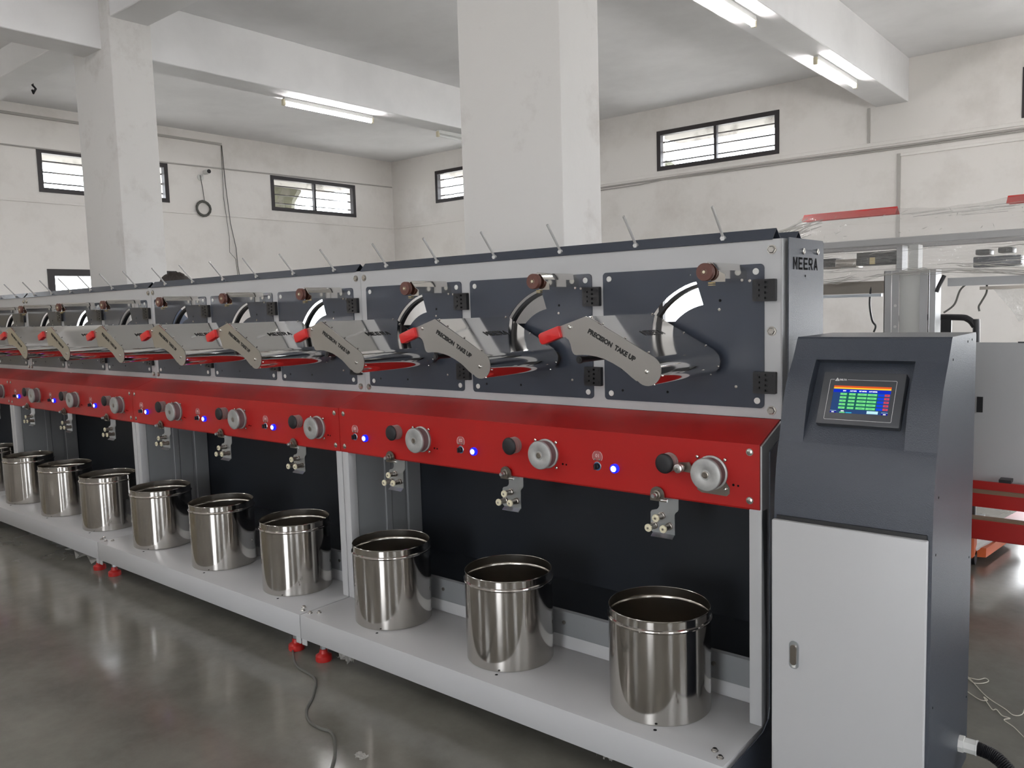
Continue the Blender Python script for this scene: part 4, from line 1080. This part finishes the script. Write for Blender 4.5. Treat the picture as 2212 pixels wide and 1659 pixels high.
# black trolley handle and orange pallet truck
tr = empty('hand_trolley', (-1.16, 5.7, 0)); tag(tr, 'black tube trolley with rounded handle behind the control cabinet', 'trolley')
hx = spline([Vector((-.30, 0, .1)), Vector((-.30, 0, 1.2)), Vector((-.30, 0, 1.38)), Vector((-.27, 0, 1.412)), Vector((-.2, 0, 1.415)), Vector((.06, 0, 1.412)), Vector((.12, 0, 1.40)), Vector((.155, 0, 1.36)), Vector((.168, 0, 1.29)), Vector((.17, 0, .1))], 6)
MB().tube(hx, .02, 10).build('handle', M['black'], tr)
MB().box(-.03, .03, -.012, .012, .2, 1.41).build('centre_bar', M['black'], tr, smooth=0)
MB().tube([(-.2, -.01, 1.27), (-.1, -.01, 1.30), (-.02, -.01, 1.305)], .014, 8).build('brace', M['black'], tr)
MB().box(-.32, .2, -.05, .25, .08, .12).build('toe_plate', M['black'], tr, smooth=0)
for s in (-.31, .19):
    MB().cyl((s, 0, .08), 'x', .08, -.02, .02, 20).build('wheel', M['rubber'], tr)
pt = empty('pallet_truck', (-1.0, 5.25, 0)); tag(pt, 'worn orange pallet truck fork on the floor below the red beams', 'pallet truck')
MB().prism([(-.5, 0), (.10, 0), (.16, .02), (.22, .5), (.1, .62), (-.5, .62)], 'z', .03, .085).build('fork', M['orange'], pt, smooth=0)
MB().tube([(.08, -.1, .09), (.18, .3, .12), (.24, .62, .14)], .03, 8).build('push_rod', M['white_plastic'], pt)
MB().box(.0, .12, -.12, -.02, .05, .19, .01, 1).build('roller_bracket', M['orange'], pt)
MB().cyl((.06, -.05, .04), 'x', .04, -.06, .06, 16).build('wheel', M['rubber'], pt)

# ------------------------------------------------------------------ cables, string and scraps on the floor
cab_pts = [(-3.247, 2.235, .10), (-3.235, 2.20, .03), (-3.135, 2.129, .005), (-2.968, 2.032, .005), (-2.797, 2.001, .005), (-2.678, 1.902, .005), (-2.602, 1.815, .005), (-2.518, 1.766, .005), (-2.443, 1.757, .005), (-2.381, 1.762, .005), (-2.304, 1.719, .005), (-2.185, 1.609, .005), (-2.0, 1.35, .005), (-1.7, 1.1, .005)]
fc = MB().tube(spline([Vector(p) for p in cab_pts], 10), .0052, 8).build('floor_cable', M['grey_cable']); tag(fc, 'thin grey cable snaking over the floor from under the machine', 'cable')
st1 = [(-.66, 3.603), (-.595, 3.599), (-.57, 3.63), (-.555, 3.61), (-.571, 3.575), (-.60, 3.56), (-.63, 3.60), (-.619, 3.592), (-.54, 3.465), (-.468, 3.396), (-.434, 3.360), (-.410, 3.385), (-.405, 3.469), (-.36, 3.50)]
s1 = MB().tube(spline([Vector((x, y, .004)) for x, y in st1], 8), .0016, 6).build('string', M['white_cord']); tag(s1, 'loose white string with a loop on the floor right of the cabinet', 'string')
st2 = [(-.62, 3.48), (-.556, 3.42), (-.53, 3.43), (-.545, 3.45), (-.515, 3.385), (-.50, 3.36), (-.49, 3.37), (-.466, 3.332), (-.44, 3.325), (-.455, 3.30), (-.419, 3.263), (-.381, 3.206), (-.32, 3.12)]
s2 = MB().tube(spline([Vector((x, y, .004)) for x, y in st2], 8), .0018, 6).build('string', M['white_cord']); tag(s2, 'knotted string on the floor right of the cabinet, the nearer of the two', 'string')

def scrap(loc, size, label, seed):
    rnd = random.Random(seed)
    bm = bmesh.new(); bmesh.ops.create_grid(bm, x_segments=9, y_segments=9, size=.5)
    for v in bm.verts:
        v.co = Vector((v.co.x * size[0], v.co.y * size[1] + rnd.uniform(-.2, .2) * size[1], (abs(math.sin(v.co.x * 7 + seed)) * .6 + rnd.random() * .4) * size[2] + .003))
    mb = MB(); mb.bm.free(); mb.bm = bm
    o = mb.build('plastic_scrap', M['bag'], loc=loc, smooth=0); tag(o, label, 'plastic scrap')
scrap((-5.40, 2.22, 0), (.42, .16, .085), 'crumpled clear plastic bag on the floor under the far shelf', 1)
scrap((-3.30, 2.26, 0), (.14, .08, .08), 'small crumpled plastic scrap behind the floor cable under the shelf', 2)
scrap((-2.80, 2.18, 0), (.07, .06, .085), 'clear plastic scrap on the floor beside a red levelling foot', 3)
scrap((-1.45, 2.20, 0), (.06, .05, .085), 'torn white plastic scrap under the shelf end near the cabinet', 4)
scrap((-2.16, 1.72, 0), (.05, .03, .012), 'tiny clear film shred on the floor right of the grey cable', 5)

# ------------------------------------------------------------------ person behind the machine (only the hair shows over it)
pe = empty('person', (-5.85, 3.12, 0)); tag(pe, 'dark-haired person standing behind the machine, only hair visible above it', 'person')
def skin(name, joints, edges, mat, parent, root=0):
    me = bpy.data.meshes.new(name); me.from_pydata([j[0] for j in joints], edges, []); me.update()
    me.materials.append(mat)
    o = obj(name, me, parent)
    md = o.modifiers.new('skin', 'SKIN'); md.use_smooth_shade = True
    lay = me.skin_vertices[0] if me.skin_vertices else None
    if lay is None:
        bpy.context.view_layer.update(); lay = me.skin_vertices[0]
    for i, j in enumerate(joints):
        lay.data[i].radius = (j[1], j[1] * (j[2] if len(j) > 2 else 1)); lay.data[i].use_root = (i == root)
    sb = o.modifiers.new('sub', 'SUBSURF'); sb.levels = 1; sb.render_levels = 2
    return o
J = [((0, 0, .95), .14, .8), ((0, 0, 1.18), .13, .8), ((0, 0, 1.45), .16, .7), ((0, 0, 1.56), .06), ((0, .0, 1.63), .055),
     ((.2, 0, 1.47), .06), ((.25, 0, 1.18), .045), ((.24, -.06, .95), .035), ((.24, -.09, .86), .035, .6),
     ((-.2, 0, 1.47), .06), ((-.25, 0, 1.18), .045), ((-.24, -.06, .95), .035), ((-.24, -.09, .86), .035, .6),
     ((.1, 0, .88), .1), ((.11, 0, .48), .065), ((.11, .02, .09), .045), ((.12, -.14, .04), .035),
     ((-.1, 0, .88), .1), ((-.11, 0, .48), .065), ((-.11, .02, .09), .045), ((-.12, -.14, .04), .035)]
Ed = [(0, 1), (1, 2), (2, 3), (3, 4), (2, 5), (5, 6), (6, 7), (7, 8), (2, 9), (9, 10), (10, 11), (11, 12), (0, 13), (13, 14), (14, 15), (15, 16), (0, 17), (17, 18), (18, 19), (19, 20)]
try:
    skin('body', J, Ed, M['shirt'], pe)
except Exception as ex:
    MB().lathe([(.1, 0), (.2, .9), (.22, 1.4), (.06, 1.6)], (0, 0, 0), 'z', 16).build('body', M['shirt'], pe)
hb = bmesh.new(); bmesh.ops.create_uvsphere(hb, u_segments=20, v_segments=14, radius=1)
for v in hb.verts:
    x, y, z = v.co
    v.co = Vector((x * .078 * (1 - .18 * max(0, -z)), y * .098 - (.018 if (y < -.85 and abs(x) < .3 and -.25 < z < .1) else 0), z * .118))
mb = MB(); mb.bm.free(); mb.bm = hb
hd_ = mb.build('head', M['skin'], pe, loc=(0, 0, 1.755), smooth=60)
for s in (-1, 1):
    MB().lathe([(0, -.012), (.012, -.006), (.013, 0), (.012, .006), (0, .012)], (s * .03, -.088, .005), 'y', 10).build('eye', M['white_plastic'], hd_)
    MB().lathe([(0, -.008), (.02, -.004), (.026, .004), (0, .008)], (s * .08, .005, -.005), 'x', 10).build('ear', M['skin'], hd_)
hb = bmesh.new(); bmesh.ops.create_icosphere(hb, subdivisions=4, radius=1)
for v in list(hb.verts):
    if v.co.z < -.05 and v.co.y < .3: hb.verts.remove(v)
rnd = random.Random(3)
for v in hb.verts:
    k = 1 + rnd.uniform(-.06, .08); v.co = Vector((v.co.x * .105 * k, v.co.y * .115 * k + .012, v.co.z * .115 * k))
mb = MB(); mb.bm.free(); mb.bm = hb
mb.build('hair', M['hair'], pe, loc=(0, 0, 1.775), smooth=60)
